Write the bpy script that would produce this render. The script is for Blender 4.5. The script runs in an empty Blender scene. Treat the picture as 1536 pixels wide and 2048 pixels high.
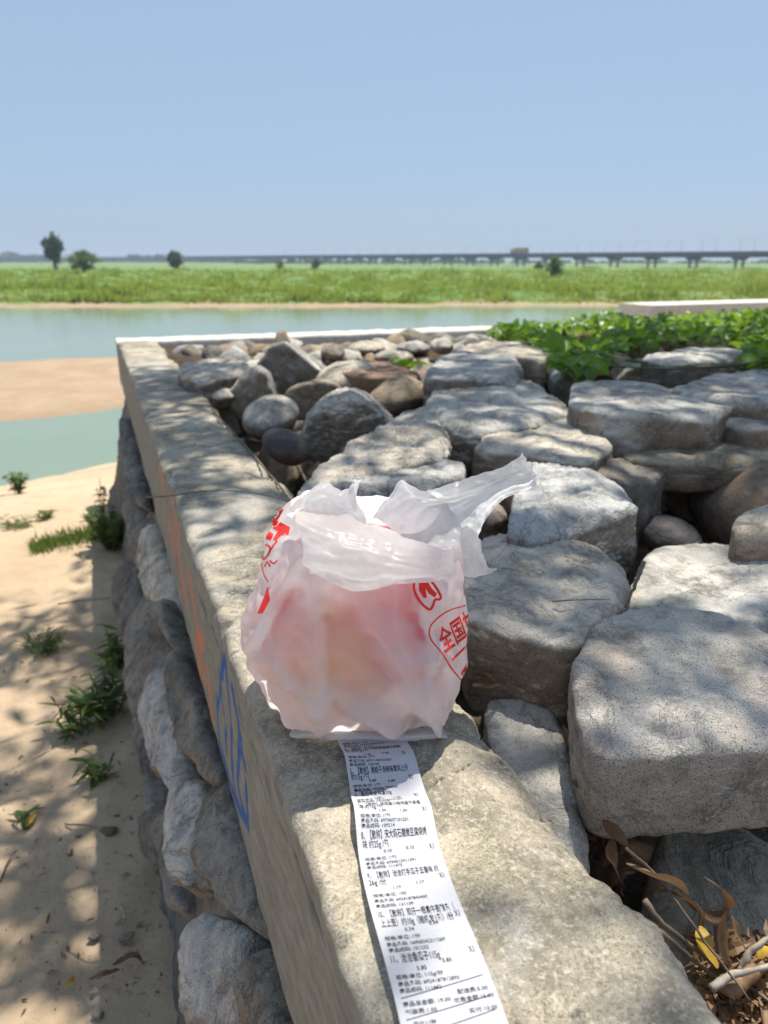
import bpy, bmesh, math, random
import numpy as np
from mathutils import Vector, Matrix, Euler
from mathutils.bvhtree import BVHTree

S = bpy.context.scene
COL = S.collection
# ------------------------------------------------------------------ camera
CAM_Z = 1.55
PITCH = math.atan2(506, 1500)          # looking down 18.6 degrees
FOC = 1500.0                           # focal length in photograph pixels
cam_data = bpy.data.cameras.new('camera')
cam = bpy.data.objects.new('camera', cam_data)
COL.objects.link(cam)
cam.location = (0, 0, CAM_Z)
cam.rotation_euler = (math.pi / 2 - PITCH, 0, 0)
cam_data.sensor_fit = 'VERTICAL'
cam_data.sensor_height = 36.0
cam_data.lens = FOC / 2048 * 36.0
cam_data.clip_start = 0.02
cam_data.clip_end = 5000
cam_data.dof.use_dof = True
cam_data.dof.focus_distance = 0.92
cam_data.dof.aperture_fstop = cam_data.lens / 4.6
S.camera = cam
# ------------------------------------------------------------------ sky, sun, exposure
SUN_EL = math.radians(67.0)
SUN_AZ = math.radians(24.0)            # to the right of the view direction
SUN = Vector((math.sin(SUN_AZ) * math.cos(SUN_EL), math.cos(SUN_AZ) * math.cos(SUN_EL), math.sin(SUN_EL)))
world = bpy.data.worlds.new('World')
S.world = world
world.use_nodes = True
wn = world.node_tree
wn.nodes.clear()
w_out = wn.nodes.new('ShaderNodeOutputWorld')
w_bg = wn.nodes.new('ShaderNodeBackground')
w_sky = wn.nodes.new('ShaderNodeTexSky')
w_sky.sky_type = 'NISHITA'
w_sky.sun_disc = False
w_sky.sun_elevation = SUN_EL
w_sky.sun_rotation = SUN_AZ
w_sky.air_density = 1.0
w_sky.dust_density = 1.0
w_sky.ozone_density = 10.0
w_bg.inputs['Strength'].default_value = 0.065
w_mix = wn.nodes.new('ShaderNodeMixRGB')      # summer haze evens the sky out
w_mix.inputs[0].default_value = 0.68
w_mix.inputs[2].default_value = (4.45, 5.75, 7.55, 1)
wn.links.new(w_sky.outputs[0], w_mix.inputs[1])
wn.links.new(w_mix.outputs[0], w_bg.inputs[0])
wn.links.new(w_bg.outputs[0], w_out.inputs[0])
sun_data = bpy.data.lights.new('sun', 'SUN')
sun_data.energy = 4.4
sun_data.angle = math.radians(0.53)
sun_data.color = (1.0, 0.93, 0.82)
sun = bpy.data.objects.new('sun', sun_data)
COL.objects.link(sun)
sun.rotation_euler = SUN.to_track_quat('Z', 'Y').to_euler()
sun.location = SUN * 40
S.view_settings.view_transform = 'Standard'
S.view_settings.look = 'None'
S.view_settings.exposure = 0.72
S.view_settings.gamma = 1.0
S.view_settings.use_curve_mapping = False
S.render.engine = 'CYCLES'
S.cycles.use_denoising = True
S.cycles.max_bounces = 10
S.cycles.diffuse_bounces = 5
S.cycles.transmission_bounces = 8
S.cycles.sample_clamp_indirect = 8.0

# ------------------------------------------------------------------ measuring helpers
cp, sp = math.cos(PITCH), math.sin(PITCH)
def ray(x, y):
    a = (x - 768.0) / FOC; b = (1024.0 - y) / FOC
    return np.array([a, cp + b * sp, -sp + b * cp])
EYE = np.array([0, 0, CAM_Z])
def P(x, y, z):                        # point seen at photo position (x, y) at height z
    r = ray(x, y); return EYE + (z - CAM_Z) / r[2] * r
def Q(x, y, D):                        # point seen at photo position (x, y) at distance D ahead
    r = ray(x, y); return EYE + D / r[1] * r
WD = np.array([-0.35039, 0.93660, 0.0])   # along the wall
WN = np.array([0.93660, 0.35039, 0.0])    # across the wall, to the right
W0, W1 = 0.130, 0.395                     # its left and right edge
CORNER = 5.70
WT = 1.0                                  # its top
def W(s, x, z): return WD * s + WN * x + np.array([0, 0, z])

# ------------------------------------------------------------------ noise in numpy
_perm = np.random.RandomState(7).permutation(256)
_perm = np.concatenate([_perm, _perm, _perm])
_g = np.random.RandomState(8).normal(size=(256, 3)); _g /= np.linalg.norm(_g, axis=1)[:, None]
def perlin(p):
    p = np.asarray(p, float)
    i = np.floor(p).astype(int); f = p - i
    u = f * f * f * (f * (f * 6 - 15) + 10)
    i &= 255
    out = 0
    for dx in (0, 1):
        wx = u[:, 0] if dx else 1 - u[:, 0]
        for dy in (0, 1):
            wy = u[:, 1] if dy else 1 - u[:, 1]
            for dz in (0, 1):
                wz = u[:, 2] if dz else 1 - u[:, 2]
                h = _perm[_perm[_perm[(i[:, 0] + dx) & 255] + ((i[:, 1] + dy) & 255)] + ((i[:, 2] + dz) & 255)]
                g = _g[h & 255]
                out = out + wx * wy * wz * (g[:, 0] * (f[:, 0] - dx) + g[:, 1] * (f[:, 1] - dy) + g[:, 2] * (f[:, 2] - dz))
    return out * 1.6
def fbm(p, octv=4, lac=2.1, gain=0.5):
    p = np.asarray(p, float); a, t = 1.0, 0
    for k in range(octv):
        t = t + a * perlin(p + 17.3 * k); p = p * lac; a *= gain
    return t
def fbm1(s, seed, freq=1.0, octv=3):
    s = np.atleast_1d(np.asarray(s, float))
    return fbm(np.stack([s * freq, np.full_like(s, seed * 3.7), np.full_like(s, seed * 1.9)], 1), octv)
def sstep(a, b, x):
    t = np.clip((np.asarray(x, float) - a) / (b - a), 0, 1); return t * t * (3 - 2 * t)

# ------------------------------------------------------------------ object helpers
def tag(o, label=None, cat=None, group=None, kind=None):
    if label: o['label'] = label
    if cat: o['category'] = cat
    if group: o['group'] = group
    if kind: o['kind'] = kind
    return o
def empty(name, loc=(0, 0, 0)):
    o = bpy.data.objects.new(name, None); COL.objects.link(o); o.location = loc
    o.empty_display_size = 0.1
    return o
def mesh(name, v, f, m=None, smooth=True):
    me = bpy.data.meshes.new(name)
    v = np.asarray(v, float)
    if isinstance(f, np.ndarray):
        k = f.shape[1]
        me.vertices.add(len(v)); me.vertices.foreach_set('co', v.ravel())
        me.loops.add(f.size); me.loops.foreach_set('vertex_index', f.ravel().astype(np.int32))
        me.polygons.add(len(f)); me.polygons.foreach_set('loop_start', np.arange(0, f.size, k, dtype=np.int32))
        me.update(calc_edges=True); me.validate()
    else:
        me.from_pydata([tuple(q) for q in v], [], f); me.update()
    if smooth: me.polygons.foreach_set('use_smooth', np.ones(len(me.polygons), bool))
    if m: me.materials.append(m)
    return me
def link(name, me, parent=None, loc=None):
    o = bpy.data.objects.new(name, me); COL.objects.link(o)
    if loc is not None: o.location = loc
    if parent is not None:
        o.parent = parent
        if loc is None: o.location = -parent.location
    return o
def obj(name, v, f, m, parent=None, smooth=True, origin=None):
    """one mesh object; v in world space; origin moves the object's own origin there"""
    v = np.asarray(v, float)
    if parent is not None: origin = np.array(parent.location)
    if origin is None: origin = v.mean(0)
    me = mesh(name, v - np.asarray(origin), f, m, smooth)
    o = bpy.data.objects.new(name, me); COL.objects.link(o)
    if parent is not None: o.parent = parent
    else: o.location = origin
    return o
def grid_faces(nu, nv, closed_u=False):
    i, j = np.meshgrid(np.arange(nu if closed_u else nu - 1), np.arange(nv - 1), indexing='ij')
    i2 = (i + 1) % nu
    return np.stack([i * nv + j, i2 * nv + j, i2 * nv + j + 1, i * nv + j + 1], -1).reshape(-1, 4)
def attr(me, name, vals):
    a = me.attributes.new(name, 'FLOAT', 'POINT'); a.data.foreach_set('value', np.asarray(vals, np.float32))
def tube(pts, rad, n=6, cap=True):
    """verts, faces of a tube through pts"""
    pts = np.asarray(pts, float); m = len(pts)
    rad = np.broadcast_to(np.asarray(rad, float), (m,))
    t = np.gradient(pts, axis=0); t /= np.linalg.norm(t, axis=1)[:, None] + 1e-12
    up = np.array([0.13, 0.21, 1.0])
    a = np.cross(t, up); bad = np.linalg.norm(a, axis=1) < 0.05
    a[bad] = np.cross(t[bad], [1.0, 0.1, 0]); a /= np.linalg.norm(a, axis=1)[:, None]
    b = np.cross(a, t)
    th = np.arange(n) * 2 * math.pi / n
    v = pts[:, None] + rad[:, None, None] * (np.cos(th)[None, :, None] * a[:, None] + np.sin(th)[None, :, None] * b[:, None])
    f = []
    for i in range(m - 1):
        for j in range(n):
            k = (j + 1) % n
            f.append((i * n + j, i * n + k, (i + 1) * n + k, (i + 1) * n + j))
    if cap:
        f.append(tuple(range(n - 1, -1, -1))); f.append(tuple((m - 1) * n + j for j in range(n)))
    return v.reshape(-1, 3), f
def join(parts):
    v, f, o = [], [], 0
    for a, b in parts:
        v.append(np.asarray(a, float)); f += [tuple(int(k) + o for k in q) for q in b]; o += len(a)
    return np.concatenate(v), f
def box(x0, x1, y0, y1, z0, z1):
    v = np.array([(x, y, z) for x in (x0, x1) for y in (y0, y1) for z in (z0, z1)], float)
    return v, [(0, 1, 3, 2), (4, 6, 7, 5), (0, 4, 5, 1), (2, 3, 7, 6), (0, 2, 6, 4), (1, 5, 7, 3)]
def spline(pts, n):
    """Catmull-Rom through pts, n samples"""
    p = np.asarray(pts, float); m = len(p)
    q = np.vstack([2 * p[0] - p[1], p, 2 * p[-1] - p[-2]])
    t = np.linspace(0, m - 1 - 1e-9, n); i = t.astype(int); u = (t - i)[:, None]
    a, b, c, d = q[i], q[i + 1], q[i + 2], q[i + 3]
    return 0.5 * (2 * b + (c - a) * u + (2 * a - 5 * b + 4 * c - d) * u ** 2 + (3 * b - a - 3 * c + d) * u ** 3)

# ------------------------------------------------------------------ material helpers
class NT:
    def __init__(s, name):
        s.m = bpy.data.materials.new(name); s.m.use_nodes = True
        s.t = s.m.node_tree; s.t.nodes.clear()
        s.out = s.n('OutputMaterial')
    def n(s, kind, **kw):
        x = s.t.nodes.new('ShaderNode' + kind)
        for k, v in kw.items(): setattr(x, k, v)
        return x
    def put(s, sock, v):
        if hasattr(v, 'is_output'): s.t.links.new(v, sock)
        elif isinstance(v, (tuple, list)) and len(v) == 3 and sock.type == 'RGBA': sock.default_value = (*v, 1)
        else: sock.default_value = v
    def coords(s, which='Object'): return s.n('TexCoord').outputs[which]
    def mapping(s, vec, scale=(1, 1, 1), rot=(0, 0, 0), loc=(0, 0, 0)):
        x = s.n('Mapping'); s.put(x.inputs[0], vec); x.inputs[1].default_value = loc; x.inputs[2].default_value = rot; x.inputs[3].default_value = scale
        return x.outputs[0]
    def noise(s, vec, scale, detail=4, rough=0.55, dist=0.0, col=False):
        x = s.n('TexNoise'); s.put(x.inputs['Vector'], vec)
        x.inputs['Scale'].default_value = scale; x.inputs['Detail'].default_value = detail
        x.inputs['Roughness'].default_value = rough; x.inputs['Distortion'].default_value = dist
        return x.outputs['Color' if col else 'Fac']
    def voro(s, vec, scale, feature='F1', rnd=1.0, out='Distance'):
        x = s.n('TexVoronoi', feature=feature); s.put(x.inputs['Vector'], vec); x.inputs['Scale'].default_value = scale
        x.inputs['Randomness'].default_value = rnd
        return x.outputs[out]
    def rmap(s, v, a, b, c=0.0, d=1.0):
        x = s.n('MapRange'); s.put(x.inputs[0], v)
        for k, q in zip((1, 2, 3, 4), (a, b, c, d)): s.put(x.inputs[k], q)
        return x.outputs[0]
    def math(s, op, a, b=0.0):
        x = s.n('Math', operation=op); s.put(x.inputs[0], a); s.put(x.inputs[1], b); return x.outputs[0]
    def mix(s, fac, a, b, blend='MIX'):
        x = s.n('MixRGB', blend_type=blend); s.put(x.inputs[0], fac); s.put(x.inputs[1], a); s.put(x.inputs[2], b); return x.outputs[0]
    def at(s, name): return s.n('Attribute', attribute_name=name).outputs['Fac']
    def bump(s, h, strength=0.3, dist=0.01, nrm=None):
        x = s.n('Bump'); s.put(x.inputs['Height'], h); x.inputs['Strength'].default_value = strength; x.inputs['Distance'].default_value = dist
        if nrm is not None: s.put(x.inputs['Normal'], nrm)
        return x.outputs[0]
    def rand(s): return s.n('ObjectInfo').outputs['Random']
    def surf(s, color, rough=0.8, nrm=None, spec=0.3, metal=0.0):
        b = s.n('BsdfPrincipled'); s.put(b.inputs['Base Color'], color); s.put(b.inputs['Roughness'], rough)
        b.inputs['Specular IOR Level'].default_value = spec; b.inputs['Metallic'].default_value = metal
        if nrm is not None: s.put(b.inputs['Normal'], nrm)
        s.t.links.new(b.outputs[0], s.out.inputs[0]); s.b = b
        return s.m
    def leafy(s, color, rough=0.5, trans=0.4, tcol=None, nrm=None):
        """a thin leaf: diffuse and gloss on top, some light let through"""
        b = s.n('BsdfPrincipled'); s.put(b.inputs['Base Color'], color); b.inputs['Roughness'].default_value = rough
        b.inputs['Specular IOR Level'].default_value = 0.35
        if nrm is not None: s.put(b.inputs['Normal'], nrm)
        t = s.n('BsdfTranslucent'); s.put(t.inputs[0], tcol if tcol is not None else color)
        x = s.n('MixShader'); x.inputs[0].default_value = trans
        s.t.links.new(b.outputs[0], x.inputs[1]); s.t.links.new(t.outputs[0], x.inputs[2]); s.t.links.new(x.outputs[0], s.out.inputs[0])
        return s.m
def plain(name, color, rough=0.7, spec=0.3, vary=0.25, scale=30.0):
    k = NT(name); n = k.noise(k.coords(), scale, 5)
    dark = tuple(c * (1 - vary) for c in color); lite = tuple(min(1, c * (1 + vary)) for c in color)
    return k.surf(k.mix(k.rmap(n, .3, .7), dark, lite), rough, k.bump(n, .2, .004), spec)
# ------------------------------------------------------------------ materials
def rock_mat(name, light, mid, dark, speck=0.5, lichen=0.4, stain=0.3, stain_col=(.16, .10, .055), grain=1.0, side=.75, side_col=(.20, .145, .095)):
    k = NT(name); co = k.coords(); r = k.rand()
    o = k.n('VectorMath', operation='ADD'); k.put(o.inputs[0], co)
    sc = k.n('VectorMath', operation='SCALE'); cmb = k.n('CombineXYZ')
    for q in range(3): k.put(cmb.inputs[q], r)
    k.put(sc.inputs[0], cmb.outputs[0]); sc.inputs['Scale'].default_value = 37.0
    k.put(o.inputs[1], sc.outputs[0]); v = o.outputs[0]
    big = k.noise(v, 5, 5, .6, .4); midn = k.noise(v, 19, 6, .65, .3); fine = k.noise(v, 150 * grain, 4, .7); spk = k.noise(v, 330 * grain, 2, .5)
    c = k.mix(k.rmap(big, .42, .58), light, mid)
    c = k.mix(k.rmap(midn, .5, .68, 0, .75), c, dark)
    # greenish-black lichen film in irregular blotches
    l = k.math('MULTIPLY', k.rmap(k.noise(v, 8, 9, .76, 1.0), .48, .58), k.rmap(fine, .30, .52))
    c = k.mix(k.math('MULTIPLY', l, lichen), c, (.045, .048, .034))
    c = k.mix(k.math('MULTIPLY', k.rmap(k.noise(v, 3.3, 4, .6, .5), .52, .68), stain), c, stain_col)
    # raw turns side faces darker brown than upward ones, by surface normal
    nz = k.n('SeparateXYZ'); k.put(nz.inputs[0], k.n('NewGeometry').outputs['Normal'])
    side_mask = k.math('MULTIPLY', k.rmap(k.math('ADD', nz.outputs[2], k.rmap(big, 0, 1, -.35, .35)), .45, .05), side)
    c = k.mix(side_mask, c, k.mix(k.rmap(midn, .35, .65), side_col, tuple(q * .6 for q in side_col)))
    c = k.mix(k.math('MULTIPLY', k.rmap(spk, .55, .66), speck), c, (.035, .037, .04))
    c = k.mix(k.math('MULTIPLY', k.rmap(fine, .56, .72), .45 * speck + .15), c, tuple(min(.75, q * 1.5) for q in light))
    tint = k.mix(k.rmap(r, 0, 1), (1.10, 1.0, .88), (.98, .99, 1.0))
    c = k.mix(1.0, c, tint, 'MULTIPLY')
    h = k.math('ADD', k.math('MULTIPLY', midn, 1.0), k.math('ADD', k.math('MULTIPLY', fine, .35), k.math('MULTIPLY', spk, .12)))
    vein = k.rmap(k.math('ABSOLUTE', k.math('SUBTRACT', k.noise(v, 4.5, 7, .62, 1.4), .5)), .0, .018, 1, 0)
    c = k.mix(k.math('MULTIPLY', k.math('MULTIPLY', vein, k.rmap(big, .45, .6)), .4), c, (.06, .055, .048)); h = k.math('SUBTRACT', h, k.math('MULTIPLY', vein, .25))
    return k.surf(c, .88, k.bump(h, .8, .012), .25)
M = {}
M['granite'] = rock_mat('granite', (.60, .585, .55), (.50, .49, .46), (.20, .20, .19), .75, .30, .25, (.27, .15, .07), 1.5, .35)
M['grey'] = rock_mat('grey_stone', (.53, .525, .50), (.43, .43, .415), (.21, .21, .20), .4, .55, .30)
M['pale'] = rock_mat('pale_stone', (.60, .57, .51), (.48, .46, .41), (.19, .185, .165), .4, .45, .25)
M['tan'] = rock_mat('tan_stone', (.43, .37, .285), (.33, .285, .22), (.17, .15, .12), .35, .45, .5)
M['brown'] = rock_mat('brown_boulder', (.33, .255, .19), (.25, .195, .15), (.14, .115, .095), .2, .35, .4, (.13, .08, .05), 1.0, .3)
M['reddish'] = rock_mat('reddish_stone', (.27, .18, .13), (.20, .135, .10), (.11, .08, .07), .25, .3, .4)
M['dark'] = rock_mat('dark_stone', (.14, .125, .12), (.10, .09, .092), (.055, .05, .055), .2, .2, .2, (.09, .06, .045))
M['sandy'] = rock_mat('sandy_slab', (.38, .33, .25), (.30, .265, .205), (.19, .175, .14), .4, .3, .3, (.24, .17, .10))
M['dirty_shaded'] = rock_mat('dirty_shaded_stone', (.27, .26, .235), (.20, .19, .17), (.11, .10, .088), .4, .6, .5, (.13, .085, .05), 1.0, .35)  # grimy stone, darkened further to carry the shade of the wall's outer face

def concrete(name, paint=False):
    k = NT(name); v = k.coords()
    big = k.noise(v, 3.1, 6, .62, .5); mid = k.noise(v, 14, 7, .68, .5); fine = k.noise(v, 95, 5, .7); grit = k.noise(v, 420, 3, .6)
    c = k.mix(k.rmap(big, .36, .66), (.47, .41, .31), (.38, .335, .26))
    c = k.mix(k.rmap(mid, .5, .72, 0, .55), c, (.53, .49, .41))
    dirt = k.math('MULTIPLY', k.rmap(k.noise(v, 6.5, 8, .74, .9), .44, .58), k.rmap(fine, .34, .56))
    c = k.mix(k.math('MULTIPLY', dirt, .85), c, (.12, .112, .085))
    moss = k.math('MULTIPLY', k.rmap(k.noise(v, 8.3, 7, .7, .7), .54, .66), k.rmap(grit, .4, .58))
    c = k.mix(k.math('MULTIPLY', moss, .6), c, (.13, .135, .06))
    c = k.mix(k.math('MULTIPLY', k.rmap(k.noise(v, 5.2, 9, .78, 1.2), .48, .58), .7), c, (.17, .158, .122))
    grey = k.math('MULTIPLY', k.rmap(k.noise(v, 4.4, 5, .6, .6), .55, .63), .65)
    c = k.mix(grey, c, (.40, .385, .35))
    c = k.mix(k.rmap(grit, .53, .66, 0, .7), c, (.13, .115, .09))
    c = k.mix(k.rmap(k.noise(v, 190, 3, .6), .52, .66, 0, .5), c, (.60, .55, .46))
    soot = k.math('MULTIPLY', k.rmap(k.noise(v, 13, 8, .8, .3), .57, .64), k.rmap(fine, .42, .5))
    c = k.mix(k.math('MULTIPLY', soot, .8), c, (.06, .06, .055))
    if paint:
        # side face streaked along its length; its shade is put into the darker grey
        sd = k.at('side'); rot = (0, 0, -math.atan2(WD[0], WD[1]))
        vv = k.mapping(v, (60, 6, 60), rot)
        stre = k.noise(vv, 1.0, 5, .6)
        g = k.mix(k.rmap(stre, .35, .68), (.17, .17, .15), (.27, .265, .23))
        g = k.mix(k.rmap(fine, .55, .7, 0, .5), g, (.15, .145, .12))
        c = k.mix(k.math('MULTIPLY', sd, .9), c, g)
        rub = k.noise(v, 46, 5, .7)
        c = k.mix(k.math('MULTIPLY', k.at('blue_paint'), k.rmap(rub, .22, .42)), c, (.035, .11, .30))
        c = k.mix(k.math('MULTIPLY', k.at('orange_paint'), k.rmap(rub, .28, .50)), c, (.60, .17, .08))
        c = k.mix(k.at('crack'), c, (.035, .032, .028))
    h = k.math('ADD', mid, k.math('ADD', k.math('MULTIPLY', fine, .5), k.math('MULTIPLY', grit, .22)))
    return k.surf(c, .92, k.bump(h, .7, .007), .2)
M['concrete'] = concrete('weathered_concrete', True)
M['mortar'] = concrete('rough_mortar')
M['dark_mortar'] = plain('dark_mortar', (.15, .14, .12), .95, .15, .35, 25)
M['bleached'] = plain('sunlit_pale_concrete', (.60, .565, .50), .9, .2, .15, 20)  # the far coping's sunlit white is put into this paler concrete colour
def _sand():
    k = NT('sand'); v = k.coords()
    big = k.noise(v, .9, 6, .6, .4); mid = k.noise(v, 6, 6, .65, .6); fine = k.noise(v, 60, 5, .7); grit = k.noise(v, 300, 3, .6)
    c = k.mix(k.rmap(big, .36, .64), (.52, .405, .28), (.43, .325, .215))
    c = k.mix(k.rmap(mid, .5, .7, 0, .45), c, (.34, .265, .185))
    c = k.mix(k.rmap(fine, .58, .72, 0, .5), c, (.20, .145, .095))
    c = k.mix(k.rmap(grit, .57, .72, 0, .45), c, (.62, .54, .42))
    wet = k.at('wet'); c = k.mix(wet, c, k.mix(1, c, (.56, .52, .50), 'MULTIPLY'))
    gr = k.math('MULTIPLY', k.at('green'), 1.0)
    gn = k.noise(v, .22, 7, .7, .6); gn2 = k.noise(v, 2.0, 4, .7)
    g = k.mix(k.rmap(gn, .35, .62), (.10, .21, .05), (.19, .24, .09))
    g = k.mix(k.rmap(gn2, .45, .7, 0, .5), g, (.08, .15, .04))
    c = k.mix(gr, c, g)
    h = k.math('ADD', mid, k.math('ADD', k.math('MULTIPLY', fine, .4), k.math('MULTIPLY', grit, .15)))
    return k.surf(c, .95, k.bump(h, .6, .02), .15)
M['sand'] = _sand()
def _soil():
    k = NT('dark_soil'); v = k.coords(); a = k.noise(v, 22, 7, .7); b = k.noise(v, 120, 4, .7)
    c = k.mix(k.rmap(a, .35, .68), (.05, .037, .026), (.10, .077, .053))
    c = k.mix(k.rmap(b, .56, .7, 0, .6), c, (.26, .19, .12))
    return k.surf(c, .95, k.bump(k.math('ADD', a, b), .7, .012), .1)
M['soil'] = _soil()
def _water():
    k = NT('river_water'); v = k.coords()
    v2 = k.mapping(v, (1, 2.2, 1))
    h = k.math('ADD', k.noise(v2, 1.2, 4, .6, .4), k.math('MULTIPLY', k.noise(v2, 6, 3, .6), .25))
    silt = k.noise(v, .13, 4, .6)
    c = k.mix(k.rmap(silt, .35, .65), (.16, .225, .155), (.20, .245, .17))
    m = k.surf(c, .10, k.bump(h, .12, .05), .5); k.b.inputs['IOR'].default_value = 1.33
    return m
M['water'] = _water()
def leaf_mat(name, a, b, c3, tr=.45, rough=.42, var=14, lo=.35, hi=.7):
    k = NT(name); r = k.rand(); n = k.noise(k.coords(), var, 4, .6)
    c = k.mix(k.rmap(r, 0, 1), a, b); c = k.mix(k.rmap(n, lo, hi), c, c3)
    return k.leafy(c, rough, tr, k.mix(.5, c, (min(1, c3[0] * 3.2), min(1, c3[1] * 2.6), c3[2] * .8)))
M['vine_leaf'] = leaf_mat('vine_leaf', (.08, .20, .025), (.19, .29, .05), (.12, .23, .04), .45, .38, 3)
M['vine_dry'] = plain('dry_vine', (.24, .11, .06), .8)
M['stem'] = plain('green_stem', (.12, .14, .05), .6)
M['weed'] = leaf_mat('weed_leaf', (.065, .125, .035), (.11, .17, .045), (.085, .14, .04), .45, .5, 5)
M['grass'] = leaf_mat('far_grass', (.045, .15, .028), (.045, .15, .028), (.20, .27, .085), .45, .6, .16, .40, .60)
M['tree_leaf'] = leaf_mat('tree_leaf', (.04, .09, .025), (.06, .12, .03), (.05, .10, .03), .35, .5, 1.0)
M['far_leaf'] = leaf_mat('far_tree_leaf', (.025, .065, .03), (.035, .08, .035), (.03, .07, .03), .35, .6, .5)
M['bark'] = plain('bark', (.14, .11, .08), .9)
M['twig'] = plain('twig', (.15, .115, .085), .8, .2, .4, 60)
M['twig_grey'] = plain('bleached_twig', (.34, .30, .25), .8, .2, .4, 60)
def _dry(name, a, b, tr=.3):
    k = NT(name); n = k.noise(k.coords(), 55, 6, .7, .5); r = k.rand()
    c = k.mix(k.rmap(n, .36, .68), a, b); c = k.mix(k.rmap(r, 0, 1, 0, .4), c, tuple(q * .55 for q in a))
    return k.leafy(c, .5, tr, c, k.bump(n, .3, .003))
M['dry_leaf'] = _dry('dry_leaf', (.28, .165, .085), (.42, .28, .16))
M['dry_dark'] = _dry('dry_leaf_dark', (.16, .085, .045), (.25, .145, .08))
M['yellow_leaf'] = _dry('yellow_leaf', (.62, .38, .05), (.72, .50, .09), .35)
M['bridge'] = plain('bridge_concrete', (.075, .085, .105), .85, .2, .15, .2)
M['asphalt'] = plain('asphalt', (.06, .06, .062), .9)
M['white_paint'] = plain('white_paint', (.75, .75, .74), .5)
M['tan_paint'] = plain('tan_canvas', (.42, .29, .16), .7)
M['metal_grey'] = plain('galvanised_metal', (.35, .36, .37), .5)
M['glass_dark'] = plain('dark_glass', (.03, .035, .04), .15, .5)
M['rubber'] = plain('tyre_rubber', (.03, .03, .03), .8)
# ------------------------------------------------------------------ ground, water
WATER_Z = -1.45
shA, shB = P(0, 993, WATER_Z)[:2], P(255, 930, WATER_Z)[:2]
def shore_y(x):
    k = (shB[1] - shA[1]) / (shB[0] - shA[0]); return shA[1] + k * (np.clip(x, -40, 6) - shA[0])
bar_n0, bar_n1 = P(0, 843, WATER_Z)[:2], P(250, 818, WATER_Z)[:2]
bar_f0, bar_f1 = P(0, 722, WATER_Z)[:2], P(240, 712, WATER_Z)[:2]
def lin(a, b, x): return a[1] + (b[1] - a[1]) / (b[0] - a[0]) * (x - a[0])
FAR = P(768, 616, WATER_Z)[1]
def ground_z(x, y):
    x = np.asarray(x, float); y = np.asarray(y, float)
    pn = np.stack([x, y, 0 * x], -1).reshape(-1, 3)
    n1 = fbm(pn * .35, 4).reshape(x.shape); n2 = fbm(pn * 1.7 + 5, 4).reshape(x.shape); n3 = fbm(pn * 8 + 9, 3).reshape(x.shape)
    ys = shore_y(x) + .25 * n1 + .05 * n2
    a = y - ys
    t = np.clip((y - 3.7) / np.maximum(ys - 3.7, 2.0), 0, None)
    z = WATER_Z * np.where(t < .1, t * t * 5, t - .05) / .95
    z = np.maximum(z, -2.6)
    z = z + (.035 * n1 + .014 * n2 + .005 * n3) * sstep(.3, -.6, a) + .012 * n3 * sstep(-3, -6, a)
    # sand bar
    nb = lin(bar_n0, bar_n1, np.clip(x, -30, 0)); fb = lin(bar_f0, bar_f1, np.clip(x, -30, 0))
    u = (y - nb) / (fb - nb)
    prof = np.clip(np.minimum((y - nb - .5 * n1) / 1.6, (fb - y + .5 * n1) / 2.2), -1, 1) * sstep(-.5, -3.5, x - 2) * sstep(-40, -25, x)
    zb = WATER_Z - .02 + .16 * prof + .025 * n2 * sstep(0, .6, prof)
    zb = np.where((u > -.6) & (u < 1.6) & (x < 2), zb, -9)
    z = np.maximum(z, np.where(zb > WATER_Z - .18, zb, -9))
    # far bank
    e = y - FAR - 1.6 * n1 - .5 * n2 - .9 * np.sin(x * .11)
    zf = WATER_Z - .1 + np.clip(e, -4, 3.0) * .08 + .62 * sstep(2.5, 7.5, e) + .35 * sstep(14, 40, e) * (1 + .5 * n1) - 1.15 * sstep(60, 200, e)
    zf = zf + .25 * n1 * sstep(4, 12, e)
    z = np.where(e > -4, np.maximum(z, zf), z)
    return z, e, a
def axis(pts):
    return np.unique(np.concatenate([np.linspace(a, b, n, endpoint=False) for a, b, n in pts] + [[pts[-1][1]]]))
gx = axis([(-2500, -300, 12), (-300, -40, 60), (-40, -8, 60), (-8, -3, 70), (-3, .5, 130), (.5, 8, 30), (8, 40, 50), (40, 300, 60), (300, 2500, 12)])
gy = axis([(-200, -6, 8), (-6, .4, 20), (.4, 6, 180), (6, 12, 90), (12, 26, 70), (26, 46, 20), (46, 64, 70), (64, 130, 70), (130, 400, 40), (400, 3500, 25)])
GX, GY = np.meshgrid(gx, gy, indexing='ij')
GZ, GE, GA = ground_z(GX, GY)
ground = obj('ground', np.stack([GX, GY, GZ], -1).reshape(-1, 3), grid_faces(len(gx), len(gy)), M['sand'], origin=(0, 0, 0))
attr(ground.data, 'wet', np.maximum(np.maximum(sstep(WATER_Z + .16, WATER_Z + .02, GZ) * .75, .62 * sstep(10.5, 12, GY)), .22 * sstep(3.3, 2.2, GY)).ravel())
attr(ground.data, 'green', (sstep(2.4, 4.0, GE + .6 * np.sin(GX * .7))).ravel())
tag(ground, 'sandy river ground running to the far grassy bank', kind='structure')
water = obj('water', [(-2500, 3, WATER_Z), (2500, 3, WATER_Z), (2500, FAR + 9, WATER_Z), (-2500, FAR + 9, WATER_Z)], [(0, 1, 2, 3)], M['water'], origin=(0, 0, WATER_Z))
tag(water, 'calm grey green river water', kind='structure')

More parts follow.
